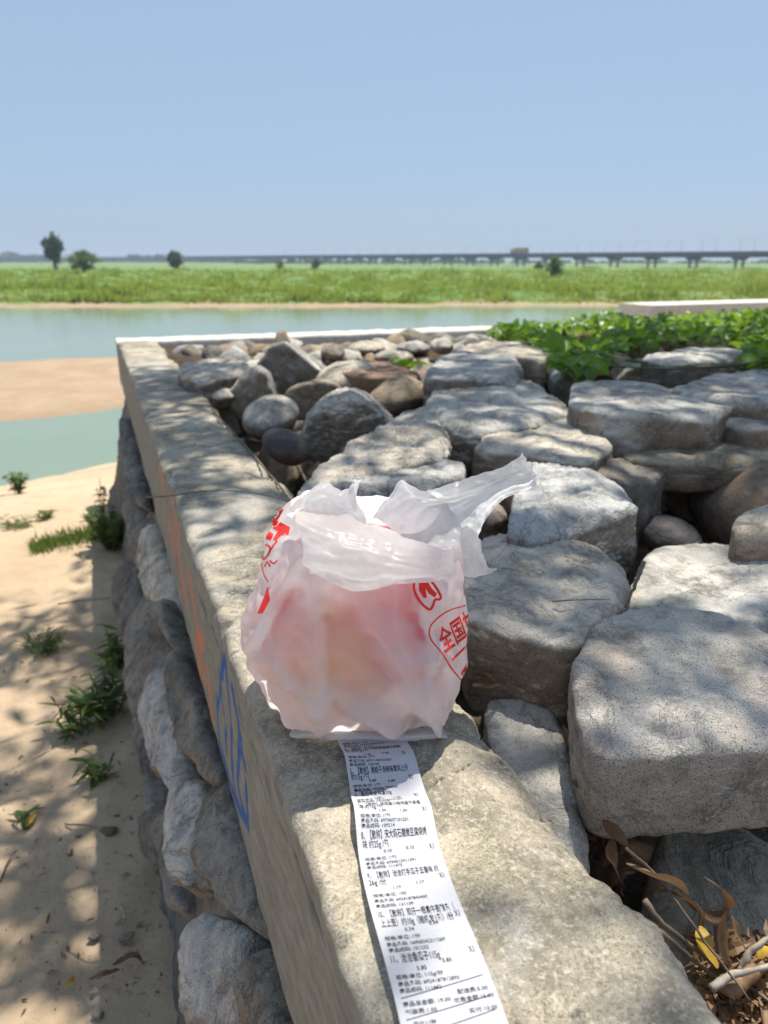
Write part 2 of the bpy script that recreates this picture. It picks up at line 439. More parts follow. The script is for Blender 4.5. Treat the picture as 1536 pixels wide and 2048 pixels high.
# soil between the rubble stones inside the wall
def fill_z(x, y):
    p = np.stack([x, y, 0 * x], -1).reshape(-1, 3)
    base = .58 + .22 * sstep(1.2, 3.2, y) + .14 * sstep(3.2, 5, y)
    return base + .05 * fbm(p * 2.2, 4).reshape(x.shape) + .015 * fbm(p * 14, 3).reshape(x.shape)
fs = np.linspace(-.4, CORNER, 130); fx = np.linspace(W1 - .06, 8.0, 150)
FS, FX = np.meshgrid(fs, fx, indexing='ij')
fp = FS[..., None] * WD + FX[..., None] * WN
fp[..., 2] = fill_z(fp[..., 0], fp[..., 1])
fill = obj('soil_fill', fp.reshape(-1, 3), grid_faces(len(fs), len(fx)), M['soil'], origin=(0, 0, 0))
tag(fill, 'dark soil lying between the rubble stones', kind='structure')

# ------------------------------------------------------------------ retaining wall
wall = empty('retaining_wall', tuple(W(0, .26, 0)))
tag(wall, 'rubble stone retaining wall with a weathered concrete coping, turning a corner by the river', 'wall')
# the coping along the near run: a profile swept along the wall, chipped at its edges
H_C = .335
ss = axis([(-.45, .35, 60), (.35, 1.6, 330), (1.6, 3.2, 220), (3.2, CORNER, 170)])
prof = [(t, -H_C, .5) for t in (.14, .10, .06, .03, .01)]                                   # (x across, z, side flag)
for t in np.linspace(0, 1, 44): prof.append((0, -H_C + t * (H_C - .012), 1))
for t in np.linspace(0, 1, 7)[1:]: prof.append((.012 * (1 - math.cos(t * math.pi / 2)), -.012 + .012 * math.sin(t * math.pi / 2), .6 - .6 * t))
for t in np.linspace(0, 1, 56)[1:]: prof.append((.012 + t * (W1 - W0 - .030), 0, 0))
for t in np.linspace(0, 1, 7)[1:]: prof.append((W1 - W0 - .018 + .018 * math.sin(t * math.pi / 2), -.018 + .018 * math.cos(t * math.pi / 2), 0))
for t in np.linspace(0, 1, 18)[1:]: prof.append((W1 - W0 - .01 * t, -.018 - t * .22, 0))
prof = np.array(prof)
CS, CI = np.meshgrid(ss, np.arange(len(prof)), indexing='ij')
cx = prof[CI.astype(int), 0]; cz = prof[CI.astype(int), 1]; sd = prof[CI.astype(int), 2]
pn = np.stack([CS, cx, cz], -1).reshape(-1, 3)
n_big = fbm(pn * 2.5, 4).reshape(CS.shape); n_mid = fbm(pn * 12, 4).reshape(CS.shape); n_fine = fbm(pn * 60, 3).reshape(CS.shape)
chipL = np.clip(fbm1(ss, 3, 7, 5) - .05, 0, 1)[:, None] * .030 + .0035 * (1 + fbm1(ss, 4, 40, 3)[:, None])
nearL = np.exp(-((cx) ** 2 + (cz) ** 2) / .020 ** 2)
chipR = (fbm1(ss, 5, 4, 5)[:, None]) * .016 + .010 * fbm1(ss, 9, 28, 4)[:, None]
wR = sstep(W1 - W0 - .07, W1 - W0 - .005, cx)
wR2 = np.exp(-((cx - (W1 - W0)) ** 2 + cz ** 2) / .035 ** 2)
x2 = cx + nearL * chipL * .9 + wR * (chipR + .020 * np.abs(n_mid) * sstep(0, -.05, cz)) + sd * (.004 * n_big + .0018 * n_mid)
z2 = cz - nearL * chipL * .8 + (1 - sd) * (.004 * n_big + .0022 * n_mid + .0010 * n_fine) - wR2 * np.clip(.006 + .022 * fbm1(ss, 12, 9, 4)[:, None], 0, 1)
# hairline cracks: one along the side face, a few across the top
crack = np.zeros_like(CS)
c_line = -.045 - .03 * (CS - .55) * 1.2 + .010 * fbm1(ss, 21, 6, 3)[:, None] + .02 * np.clip(CS - 1.2, 0, 1)
d1 = np.abs(cz - c_line) + (1 - (sd > .9)) * 9 + 9 * (CS > 1.45)
crack = np.maximum(crack, sstep(.0035, .0008, d1))
for s0, seed, x0, x1, ln in ((1.36, 31, 0, .20, .0022), (1.02, 33, 0, .12, .0018), (2.35, 34, .02, .26, .003), (.62, 36, .15, .26, .0015)):
    dl = np.abs(CS - s0 - .035 * fbm(np.stack([cx * 9, np.full_like(cx, seed), 0 * cx], -1).reshape(-1, 3), 3).reshape(cx.shape) - .12 * (cx - .1))
    dl = dl + 9 * ((cx < x0) | (cx > x1) | (sd > .5))
    crack = np.maximum(crack, sstep(ln, ln * .25, dl))
z2 = z2 - (1 - sd) * crack * .004; x2 = x2 + sd * crack * .005
cv = CS[..., None] * WD + (W0 + x2)[..., None] * WN; cv[..., 2] = WT + z2
coping = obj('coping', cv.reshape(-1, 3), grid_faces(len(ss), len(prof)), M['concrete'], wall)
attr(coping.data, 'side', sd.ravel()); attr(coping.data, 'crack', crack.ravel())
# faded spray-paint strokes on the side face, in (distance along the wall, drop below the top)
def strokes(lines, r):
    d = np.full(CS.shape, 9.0)
    w = .006 * fbm(pn * 22, 3).reshape(CS.shape)
    for ln in lines:
        ln = np.asarray(ln, float)
        for a, b in zip(ln[:-1], ln[1:]):
            ab = b - a; L = ab @ ab + 1e-12
            t = np.clip(((CS - a[0]) * ab[0] + (-cz - a[1]) * ab[1]) / L, 0, 1)
            d = np.minimum(d, np.hypot(CS - a[0] - t * ab[0], -cz - a[1] - t * ab[1]))
    return sstep(r * 1.15, r * .75, d + w) * (sd > .5)
blue = strokes([[(1.05, .035), (1.10, .08), (1.17, .16), (1.25, .26), (1.235, .32), (1.15, .325), (1.06, .31), (.98, .275), (.925, .25)],
                [(1.05, .035), (1.035, .10), (1.04, .15), (1.075, .24), (1.06, .30)],
                [(.985, .055), (.945, .085), (.945, .135), (.915, .14)], [(.93, .10), (.985, .19), (1.01, .235), (.96, .26)],
                [(.915, .17), (.915, .245)], [(1.16, .12), (1.13, .2), (1.155, .28)]], .0115)
orange = strokes([[(2.20, .03), (2.17, .06), (2.20, .13), (2.24, .2)], [(1.90, .03), (1.86, .06), (1.74, .10)], [(1.93, .12), (1.88, .15), (1.78, .22)],
                  [(2.06, .15), (1.98, .2)], [(1.56, .10), (1.52, .14), (1.51, .215), (1.40, .19)], [(1.72, .22), (1.70, .245)],
                  [(1.56, .27), (1.50, .31)], [(1.48, .23), (1.44, .30)], [(1.37, .24), (1.33, .31)]], .021)
attr(coping.data, 'blue_paint', blue.ravel()); attr(coping.data, 'orange_paint', orange.ravel() * .95)

def lumpy(v, f, amp, freq, seed=0):
    """push the vertices of a mesh along its normals by noise"""
    me = mesh('tmp', v, f); n = np.empty(len(me.vertices) * 3); me.vertices.foreach_get('normal', n); n = n.reshape(-1, 3)
    bpy.data.meshes.remove(me)
    return v + n * (amp * fbm(v * freq + seed, 4))[:, None]
def swept(path_s, prof, fn):
    v = np.array([[fn(s, x, z) for x, z in prof] for s in path_s]).reshape(-1, 3)
    return v, grid_faces(len(path_s), len(prof))
# the coping along the far run
fs_ = np.linspace(W0 - .004, 4.6, 260)
fprof = [(-.002, -.33)] + [(0, -.3 + t * .29) for t in np.linspace(0, 1, 10)] + [(.012, 0)] + [(.012 + t * .25, 0) for t in np.linspace(.02, 1, 14)] + [(.275, -.01)] + [(.277, -.01 - t * .3) for t in np.linspace(.04, 1, 10)]
v, f = swept(fs_, fprof, lambda s, x, z: W(CORNER + .272 - x, s, WT - .003 + z))
v = lumpy(v, f, .006, 9, 4)
fc = obj('coping', v, f, M['bleached'], wall); fc['label'] = 'sunlit far coping running along the river'
# end face of the corner
v, f = swept(np.linspace(CORNER - .002, CORNER + .27, 8), [(W0 - .006, -.33 + t * .325) for t in np.linspace(0, 1, 10)], lambda s, x, z: W(s, x, WT + z))
obj('corner_face', v, f, M['mortar'], wall)
# rough mortar ledge under the coping's inner edge
ls = np.linspace(.3, 5.2, 420)
lw = .055 + .05 * fbm1(ls, 41, 2.2, 4) + .03 * sstep(1.2, 1.8, ls) * sstep(3.4, 2.6, ls)
lv = []
for s, w in zip(ls, lw):
    for t in np.linspace(0, 1, 14):
        lv.append(W(s, W1 - .035 + t * (max(w, .01) + .05), WT - .035 - .055 * t - .16 * sstep(.55, 1, t)))
lv = np.array(lv); lf = grid_faces(len(ls), 14)
lv = lumpy(lv, lf, .022, 16, 8); lv = lumpy(lv, lf, .007, 60, 2)
obj('mortar_ledge', lv, lf, M['mortar'], wall)
# core
v, f = box(-.5, CORNER + .2, W0 + .07, W1 - .03, -2.6, WT - .30)
v2 = v.copy(); v2[:] = [W(a, b, c) for a, b, c in v]
obj('mortar_core', v2, f, M['mortar'], wall, False)
v, f = box(CORNER + .05, CORNER + .2, W0 + .05, 4.6, -2.6, WT - .26)
v2 = np.array([W(a, b, c) for a, b, c in v])
obj('mortar_core', v2, f, M['mortar'], wall, False)

# ------------------------------------------------------------------ stones: rounded convex blocks
_ico = {}
def ico(sub):
    if sub not in _ico:
        bm = bmesh.new(); bmesh.ops.create_icosphere(bm, subdivisions=sub, radius=1)
        _ico[sub] = (np.array([q.co[:] for q in bm.verts]), np.array([[q.index for q in t.verts] for t in bm.faces])); bm.free()
    return _ico[sub]
def hull_planes(pts):
    bm = bmesh.new()
    for q in pts: bm.verts.new(q)
    r = bmesh.ops.convex_hull(bm, input=bm.verts)
    bm.normal_update(); out = []
    for t in bm.faces:
        n = np.array(t.normal[:]); d = n @ np.array(t.verts[0].co[:])
        if t.calc_area() > 1e-7 and not any(n @ a > .985 for a, b in out): out.append((n, d))
    bm.free()
    return out
_seed = [0]
def stone_mesh(pts, p=11, amp=.05, sub=5, cuts=4, rough=1.0):
    _seed[0] += 1; rs = np.random.RandomState(_seed[0])
    pts = np.asarray(pts, float)
    c = (pts.max(0) + pts.min(0)) / 2 * .5 + pts.mean(0) * .5
    ext = (pts.max(0) - pts.min(0)) / 2
    q = (pts - c) / ext
    pl = hull_planes(q)
    for _ in range(cuts):
        n = rs.normal(size=3); n[2] = abs(n[2]); n /= np.linalg.norm(n)
        pl.append((n, (q @ n).max() * rs.uniform(.80, .95)))
    facets = []
    for _ in range(int(cuts * 4)):
        n = rs.normal(size=3); n /= np.linalg.norm(n); facets.append((n, (q @ n).max() * rs.uniform(.90, 1.0)))
    d, f = ico(sub)
    acc = np.zeros(len(d))
    for n, h in pl:
        acc += np.clip(d @ n / max(h, .05), 0, None) ** p
    for n, h in facets:
        acc += np.clip(d @ n / max(h, .05), 0, None) ** (p * 1.6)
    r = acc ** (-1.0 / p)
    v = d * r[:, None]
    lo, hi = v.min(0), v.max(0); v = (v - (lo + hi) / 2) * (2 * .985 / (hi - lo)) + ((q.max(0) + q.min(0)) / 2)
    v = v * ext
    size = float(np.cbrt(ext.prod()))
    nrm = (v - v.mean(0)) / (ext ** 2); nrm /= np.linalg.norm(nrm, axis=1)[:, None]
    k = v / size + rs.uniform(-50, 50, 3)
    step = fbm(k * 1.7 + 31, 2); step = np.floor(step * 3.5 + .12 * fbm(k * 9, 2)) / 3.5            # broken ledges
    disp = amp * (.8 * fbm(k * 1.1, 3) + .55 * rough * step - .5 * rough * np.clip(.16 - np.abs(fbm(k * 1.6 + 9, 4)), 0, 1) / .16 * .6
                  + .30 * rough * fbm(k * 6, 4, 2.1, .6) + .16 * rough * fbm(k * 19, 3, 2.1, .65))
    v = v + nrm * (disp * size)[:, None]
    return v + c, f
STONES = []
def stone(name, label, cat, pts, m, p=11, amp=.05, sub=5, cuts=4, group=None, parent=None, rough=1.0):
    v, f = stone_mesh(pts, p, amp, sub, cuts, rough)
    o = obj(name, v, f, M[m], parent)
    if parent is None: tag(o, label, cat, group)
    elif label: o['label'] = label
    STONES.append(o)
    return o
def slab(poly, z, depth, draft=.12, tilt=0.0):
    """points of a block with this outline (photo positions) on its top at height z, reaching depth down"""
    pts = []
    top = np.array([P(a, b, z) for a, b in poly]); c = top.mean(0)
    top[:, 2] += tilt * (top[:, 1] - c[1])
    low = top.copy(); low[:, :2] = c[:2] + (top[:, :2] - c[:2]) * (1 - draft); low[:, 2] = z - depth
    return np.vstack([top, low])
def upright(poly, D, thick, back=.75, lean=0.0):
    """points of a block with this outline (photo positions) facing the viewer at distance D"""
    a = np.array([Q(x, y, D) for x, y in poly]); c = a.mean(0)
    b = c + (a - c) * back + np.array([0, thick, 0]); b[:, 2] += lean
    return np.vstack([a, b])
def egg(x0, x1, y0, y1, D, dep, rot=0.0, n=26):
    """points of an ellipsoid filling that photo box at distance D"""
    c = Q((x0 + x1) / 2, (y0 + y1) / 2, D); rx = abs(Q(x1, y0, D)[0] - Q(x0, y0, D)[0]) / 2; rz = abs(Q(x0, y1, D)[2] - Q(x0, y0, D)[2]) / 2
    i = np.arange(n); ph = np.arccos(1 - 2 * (i + .5) / n); th = math.pi * (1 + 5 ** .5) * i
    e = np.stack([np.cos(th) * np.sin(ph) * rx, np.sin(th) * np.sin(ph) * dep / 2, np.cos(ph) * rz], 1)
    cr, sr = math.cos(rot), math.sin(rot)
    e[:, [0, 2]] = e[:, [0, 2]] @ np.array([[cr, sr], [-sr, cr]])
    return c + e
# stones of the wall's outer face, seen from the side
FACE_N = -WN * math.cos(.7) + np.array([0, 0, math.sin(.7)])     # the battered face leans back
def face_pts(poly, off, thick=.15):
    cxy = np.mean(poly, 0); r = ray(*cxy); k = (r @ WN) / -r[2]
    z = min(max((1.55 * k + .04) / (.209 + k), .03), .60)
    c0 = P(*cxy, z) + WN * 0
    a = []
    for q in poly:
        r = ray(*q); a.append(EYE + ((c0 - EYE) @ FACE_N) / (r @ FACE_N) * r)
    a = np.array(a); c = a.mean(0); a = c + (a - c) * 1.10
    return np.vstack([a, c + (a - c) * .7 + FACE_N * .016, c + (a - c) * 1.05 - FACE_N * thick])
for k_, (m, off, poly) in enumerate([
    ('dirty_shaded', .085, [(246, 838), (262, 850), (275, 930), (290, 1000), (270, 992), (254, 920)]),
    ('grey', .05, [(245, 1000), (262, 985), (285, 1000), (300, 1060), (295, 1120), (262, 1130), (250, 1080)]),
    ('grey', -.005, [(242, 1140), (258, 1128), (285, 1140), (285, 1200), (262, 1260), (248, 1290), (240, 1230)]),
    ('pale', .06, [(288, 1060), (312, 1050), (335, 1110), (350, 1190), (325, 1215), (295, 1190), (285, 1120)]),
    ('dirty_shaded', .01, [(252, 1260), (285, 1200), (330, 1215), (352, 1270), (345, 1340), (310, 1400), (280, 1440), (260, 1400)]),
    ('pale', .07, [(335, 1330), (355, 1290), (372, 1330), (395, 1420), (430, 1500), (420, 1530), (375, 1500), (345, 1450)]),
    ('grey', .02, [(285, 1400), (310, 1350), (345, 1345), (355, 1450), (390, 1540), (400, 1600), (370, 1620), (325, 1560), (300, 1480)]),
    ('dark', .035, [(372, 1430), (395, 1397), (420, 1420), (425, 1470), (405, 1500), (380, 1480)]),
    ('tan', -.025, [(268, 1440), (290, 1420), (318, 1500), (320, 1610), (290, 1650), (275, 1550)]),
    ('pale', .02, [(330, 1700), (345, 1590), (390, 1545), (420, 1600), (410, 1680), (380, 1760), (345, 1750)]),
    ('pale', .06, [(395, 1640), (420, 1560), (450, 1560), (500, 1700), (540, 1830), (562, 1885), (500, 1860), (430, 1790), (390, 1740)]),
    ('grey', -.03, [(281, 1640), (320, 1600), (345, 1640), (335, 1720), (300, 1750), (282, 1700)]),
    ('grey', .02, [(375, 1860), (430, 1815), (500, 1860), (520, 1900), (470, 1950), (450, 2070), (390, 2070)]),
    ('pale', .045, [(470, 2000), (500, 1920), (545, 1890), (562, 1950), (570, 2080), (480, 2080)]),
    ('dirty_shaded', .08, [(560, 1905), (590, 1980), (606, 2080), (566, 2080), (556, 1960)]),
    ('dirty_shaded', .06, [(300, 1200), (340, 1190), (360, 1260), (372, 1320), (352, 1290), (335, 1240)]),
    ('dirty_shaded', .03, [(300, 1640), (350, 1600), (340, 1700), (370, 1800), (330, 1790)]),
    ('dirty_shaded', .055, [(430, 1480), (450, 1540), (440, 1570), (408, 1560), (400, 1520)]),
]):
    stone('face_stone', None, None, face_pts(poly, off), 'dirty_shaded' if k_ % 3 else m, 20, .075, 5, 5, parent=wall, rough=.8)  # most get the darkened stone, so the face's shade is in their colour
# mortar in which those stones are bedded
ms, mz = np.meshgrid(np.linspace(-.3, CORNER, 300), np.linspace(.655, -.25, 60), indexing='ij')
mo = .10 - .14 * (.67 - mz) / .67 + .045 + .03 * sstep(.5, .655, mz) - .25 * np.clip(-.02 - mz, 0, 1)
mv = (ms[..., None] * WD + mo[..., None] * WN); mv[..., 2] = mz
mv = mv.reshape(-1, 3); mf = grid_faces(300, 60)
mv = mv - WN * (.014 * fbm(mv * 7, 4) + .012 * np.abs(fbm(mv * 22, 3)))[:, None]
obj('mortar_bed', mv, mf, M['dark_mortar'], wall)
# stones of the far run's inner face
rs = np.random.RandomState(5)
x = W1 - .02; k = 0
while x < 4.3:
    w = rs.uniform(.14, .34); zc = WT - .20 + rs.uniform(-.05, .03); h = rs.uniform(.06, .10)
    c = W(CORNER - .02, x + w / 2, zc)
    e = np.array([W(a * .14, b * w * .5, cc * h * 1.2) for a in (-1, 1) for b in (-1, 1) for cc in (-1, 1)]) + c
    stone('face_stone', None, None, e, ['tan', 'brown', 'dirty_shaded', 'pale', 'tan'][k % 5], 8, .10, 4, 3, parent=wall); x += w * .98; k += 1
# ------------------------------------------------------------------ rubble stones inside the wall
G = 'rubble stones heaped inside the wall'
def B(label, pts, m, p=11, amp=.05, sub=5, cuts=4, name='boulder', rough=1.0):
    return stone(name, label, 'boulder', pts, m, p, amp, sub, cuts, G, None, rough)
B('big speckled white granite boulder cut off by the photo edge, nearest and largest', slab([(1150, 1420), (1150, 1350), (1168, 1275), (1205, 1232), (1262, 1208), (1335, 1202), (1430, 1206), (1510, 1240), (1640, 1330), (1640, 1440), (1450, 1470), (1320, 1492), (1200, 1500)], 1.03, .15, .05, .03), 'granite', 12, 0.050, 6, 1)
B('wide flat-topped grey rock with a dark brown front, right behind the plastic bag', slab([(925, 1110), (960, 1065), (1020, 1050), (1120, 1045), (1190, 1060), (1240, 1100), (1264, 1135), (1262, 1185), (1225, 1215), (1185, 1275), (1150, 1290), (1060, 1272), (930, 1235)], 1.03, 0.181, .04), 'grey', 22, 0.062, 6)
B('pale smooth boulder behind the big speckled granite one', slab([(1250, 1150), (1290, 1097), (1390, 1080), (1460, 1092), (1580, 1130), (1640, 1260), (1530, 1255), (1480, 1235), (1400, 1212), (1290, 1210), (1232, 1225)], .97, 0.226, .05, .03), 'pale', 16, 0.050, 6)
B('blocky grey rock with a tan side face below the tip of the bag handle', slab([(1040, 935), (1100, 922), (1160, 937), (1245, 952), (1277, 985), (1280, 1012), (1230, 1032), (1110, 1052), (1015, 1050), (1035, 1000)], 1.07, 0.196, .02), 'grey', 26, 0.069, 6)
B('grey rock with a black shaded front, left of the brown round boulder', slab([(1145, 935), (1190, 914), (1312, 908), (1338, 925), (1300, 948), (1200, 962)], 1.05, 0.226, .02), 'dirty_shaded', 26, 0.062)
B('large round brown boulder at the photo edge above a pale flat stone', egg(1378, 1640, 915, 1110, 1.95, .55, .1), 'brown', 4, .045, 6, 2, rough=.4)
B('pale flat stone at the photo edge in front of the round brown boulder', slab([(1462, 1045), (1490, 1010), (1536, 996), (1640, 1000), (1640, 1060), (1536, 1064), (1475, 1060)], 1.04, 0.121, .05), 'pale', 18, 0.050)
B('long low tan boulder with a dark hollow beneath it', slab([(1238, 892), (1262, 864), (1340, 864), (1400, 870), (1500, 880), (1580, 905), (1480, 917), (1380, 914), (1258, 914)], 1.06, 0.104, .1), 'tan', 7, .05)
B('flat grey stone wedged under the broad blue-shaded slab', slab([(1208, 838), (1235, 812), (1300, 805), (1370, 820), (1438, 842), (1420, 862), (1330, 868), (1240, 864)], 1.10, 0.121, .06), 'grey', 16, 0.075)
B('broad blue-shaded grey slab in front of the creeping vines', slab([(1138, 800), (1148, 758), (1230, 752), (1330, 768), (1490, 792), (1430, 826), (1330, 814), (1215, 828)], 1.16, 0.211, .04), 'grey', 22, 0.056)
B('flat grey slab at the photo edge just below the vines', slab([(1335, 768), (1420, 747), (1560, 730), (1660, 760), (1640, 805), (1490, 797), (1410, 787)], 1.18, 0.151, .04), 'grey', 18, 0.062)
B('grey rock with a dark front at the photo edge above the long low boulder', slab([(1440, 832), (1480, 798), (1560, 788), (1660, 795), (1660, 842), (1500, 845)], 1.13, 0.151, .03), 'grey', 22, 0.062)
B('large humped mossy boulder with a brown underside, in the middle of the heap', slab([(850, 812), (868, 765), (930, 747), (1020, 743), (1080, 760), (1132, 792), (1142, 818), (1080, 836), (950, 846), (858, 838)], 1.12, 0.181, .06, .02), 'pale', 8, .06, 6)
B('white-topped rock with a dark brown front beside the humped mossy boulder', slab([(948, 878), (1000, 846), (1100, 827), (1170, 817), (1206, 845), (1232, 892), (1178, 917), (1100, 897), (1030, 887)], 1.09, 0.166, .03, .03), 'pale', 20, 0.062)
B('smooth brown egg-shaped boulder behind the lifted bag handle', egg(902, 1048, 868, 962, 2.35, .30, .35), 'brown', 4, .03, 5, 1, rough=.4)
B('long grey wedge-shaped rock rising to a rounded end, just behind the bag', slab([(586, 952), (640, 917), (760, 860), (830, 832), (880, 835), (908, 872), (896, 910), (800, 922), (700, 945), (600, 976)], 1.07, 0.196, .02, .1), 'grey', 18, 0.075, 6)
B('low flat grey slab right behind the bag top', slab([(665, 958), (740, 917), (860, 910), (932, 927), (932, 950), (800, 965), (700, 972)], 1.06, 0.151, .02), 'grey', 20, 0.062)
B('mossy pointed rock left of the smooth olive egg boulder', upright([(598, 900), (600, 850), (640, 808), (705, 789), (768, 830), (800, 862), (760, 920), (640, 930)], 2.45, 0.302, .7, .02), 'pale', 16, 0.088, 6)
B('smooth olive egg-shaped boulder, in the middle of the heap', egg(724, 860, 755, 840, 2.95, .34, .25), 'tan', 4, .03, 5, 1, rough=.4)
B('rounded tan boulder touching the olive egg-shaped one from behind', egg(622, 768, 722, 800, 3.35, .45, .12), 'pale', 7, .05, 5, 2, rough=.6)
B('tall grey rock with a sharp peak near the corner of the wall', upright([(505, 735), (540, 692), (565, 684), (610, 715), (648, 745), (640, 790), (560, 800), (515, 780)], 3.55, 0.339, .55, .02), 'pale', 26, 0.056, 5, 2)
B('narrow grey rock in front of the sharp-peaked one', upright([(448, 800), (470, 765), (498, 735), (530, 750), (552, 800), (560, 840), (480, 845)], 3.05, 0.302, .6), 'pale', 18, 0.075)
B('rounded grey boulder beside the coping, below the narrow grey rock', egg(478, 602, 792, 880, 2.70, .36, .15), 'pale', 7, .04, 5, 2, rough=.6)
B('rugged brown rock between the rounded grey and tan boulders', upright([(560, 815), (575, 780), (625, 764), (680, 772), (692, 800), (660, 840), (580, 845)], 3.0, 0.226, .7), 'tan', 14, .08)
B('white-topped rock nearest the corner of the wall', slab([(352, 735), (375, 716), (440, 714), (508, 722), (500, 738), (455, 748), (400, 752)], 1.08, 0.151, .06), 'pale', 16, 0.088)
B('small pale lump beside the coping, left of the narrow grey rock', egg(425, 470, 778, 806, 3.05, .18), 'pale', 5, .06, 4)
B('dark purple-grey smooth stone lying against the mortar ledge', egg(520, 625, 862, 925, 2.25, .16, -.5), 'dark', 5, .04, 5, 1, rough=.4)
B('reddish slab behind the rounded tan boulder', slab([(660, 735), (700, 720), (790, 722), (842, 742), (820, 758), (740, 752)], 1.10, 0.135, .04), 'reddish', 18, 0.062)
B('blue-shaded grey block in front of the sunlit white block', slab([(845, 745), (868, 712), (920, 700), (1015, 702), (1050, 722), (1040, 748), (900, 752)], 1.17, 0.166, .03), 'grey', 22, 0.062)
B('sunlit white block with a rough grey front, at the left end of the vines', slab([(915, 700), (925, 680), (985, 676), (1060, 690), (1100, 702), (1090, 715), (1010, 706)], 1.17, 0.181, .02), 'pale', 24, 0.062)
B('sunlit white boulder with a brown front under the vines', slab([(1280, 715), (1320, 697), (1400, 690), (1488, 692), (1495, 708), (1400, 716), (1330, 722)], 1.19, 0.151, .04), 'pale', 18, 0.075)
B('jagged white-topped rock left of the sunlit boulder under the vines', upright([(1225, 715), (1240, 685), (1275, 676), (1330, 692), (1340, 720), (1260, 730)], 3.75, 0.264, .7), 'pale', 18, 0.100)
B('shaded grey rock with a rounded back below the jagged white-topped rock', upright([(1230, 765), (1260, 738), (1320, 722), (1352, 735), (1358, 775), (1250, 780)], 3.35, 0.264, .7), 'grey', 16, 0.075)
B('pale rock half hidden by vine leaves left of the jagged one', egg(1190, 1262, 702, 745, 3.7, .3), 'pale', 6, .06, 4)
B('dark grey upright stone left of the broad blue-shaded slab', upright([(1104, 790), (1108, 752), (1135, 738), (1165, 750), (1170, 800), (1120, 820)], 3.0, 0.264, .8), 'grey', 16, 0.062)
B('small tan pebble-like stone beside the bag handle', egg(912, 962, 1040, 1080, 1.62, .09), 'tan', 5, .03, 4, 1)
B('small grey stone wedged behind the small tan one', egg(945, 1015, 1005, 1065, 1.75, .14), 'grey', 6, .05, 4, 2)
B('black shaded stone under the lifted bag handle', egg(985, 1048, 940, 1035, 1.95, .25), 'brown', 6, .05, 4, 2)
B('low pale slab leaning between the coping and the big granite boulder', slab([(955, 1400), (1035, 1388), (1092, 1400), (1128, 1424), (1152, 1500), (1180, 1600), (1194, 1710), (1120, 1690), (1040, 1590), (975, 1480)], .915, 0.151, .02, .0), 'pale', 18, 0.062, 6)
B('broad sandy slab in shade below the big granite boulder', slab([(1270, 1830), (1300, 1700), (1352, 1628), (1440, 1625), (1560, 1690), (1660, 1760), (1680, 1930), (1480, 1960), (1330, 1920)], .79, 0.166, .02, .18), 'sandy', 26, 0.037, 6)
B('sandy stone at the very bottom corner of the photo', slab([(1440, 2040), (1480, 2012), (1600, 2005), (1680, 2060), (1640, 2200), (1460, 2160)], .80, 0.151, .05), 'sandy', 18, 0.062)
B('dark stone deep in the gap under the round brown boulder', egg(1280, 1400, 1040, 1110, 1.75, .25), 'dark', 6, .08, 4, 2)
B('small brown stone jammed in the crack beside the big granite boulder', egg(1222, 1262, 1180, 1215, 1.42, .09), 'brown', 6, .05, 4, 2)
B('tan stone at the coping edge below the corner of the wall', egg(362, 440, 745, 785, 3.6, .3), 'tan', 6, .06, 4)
for lab, b, D, m in [('pale stone in the row below the far coping, nearest the wall corner', (520, 600, 690, 720), 4.9, 'tan'),
                     ('brown stone in the row below the far coping, left of the sharp peak', (440, 500, 692, 722), 4.6, 'brown'),
                     ('dark round stone in the row below the far coping, right of the sharp peak', (640, 692, 690, 722), 4.6, 'dirty_shaded'),
                     ('white stone in the row below the far coping, above the reddish slab', (692, 772, 682, 712), 4.9, 'pale'),
                     ('buff stone in the row below the far coping, above the tan boulder', (745, 830, 700, 726), 4.4, 'pale'),
                     ('grey stone in the row below the far coping, left of the leaning white one', (790, 862, 682, 712), 5.0, 'grey'),
                     ('leaning white stone in the row below the far coping, left of the white block', (858, 908, 674, 710), 4.7, 'pale'),
                     ('pale stone under the left end of the vines', (1090, 1150, 690, 720), 4.3, 'sandy'),
                     ('buff stone showing among the leaves of the creeping vine', (1165, 1235, 685, 715), 4.4, 'pale')]:
    B(lab, egg(*b, D, .3), m, 7, .08, 4, 3)
# smaller stones filling the gaps below
rs = np.random.RandomState(11); n = 0
for k in range(700):
    if n >= 100: break
    s = rs.uniform(.35, 5.4); xx = rs.uniform(W1 + .10, 4.2)
    c = W(s, xx, 0)
    if abs(c[0]) > .56 * c[1] + .25 or (c[1] < 1.25 and c[0] < .8): continue
    z = float(fill_z(np.array([[c[0]]]), np.array([[c[1]]]))[0, 0]); e = rs.uniform(.07, .17, 3) * (1 if c[1] > 1.6 else .55)
    c[2] = z + e[2] * (.55 if c[1] < 2.6 else .2 if c[1] < 3.4 else -.25)
    if c[0] / c[1] > .12 and c[1] > 3.6: continue
    pt = rs.normal(size=(16, 3)); pt /= np.linalg.norm(pt, axis=1)[:, None]
    stone('gap_stone', 'small dull stone filling the gaps deep between the boulders', 'stone', c + pt * e * 1.15, ['dirty_shaded', 'tan', 'grey', 'dirty_shaded', 'dark', 'brown'][k % 6], 12, .09, 4 if c[1] < 3 else 3, 2, 'small stones filling the gaps between boulders')
    n += 1
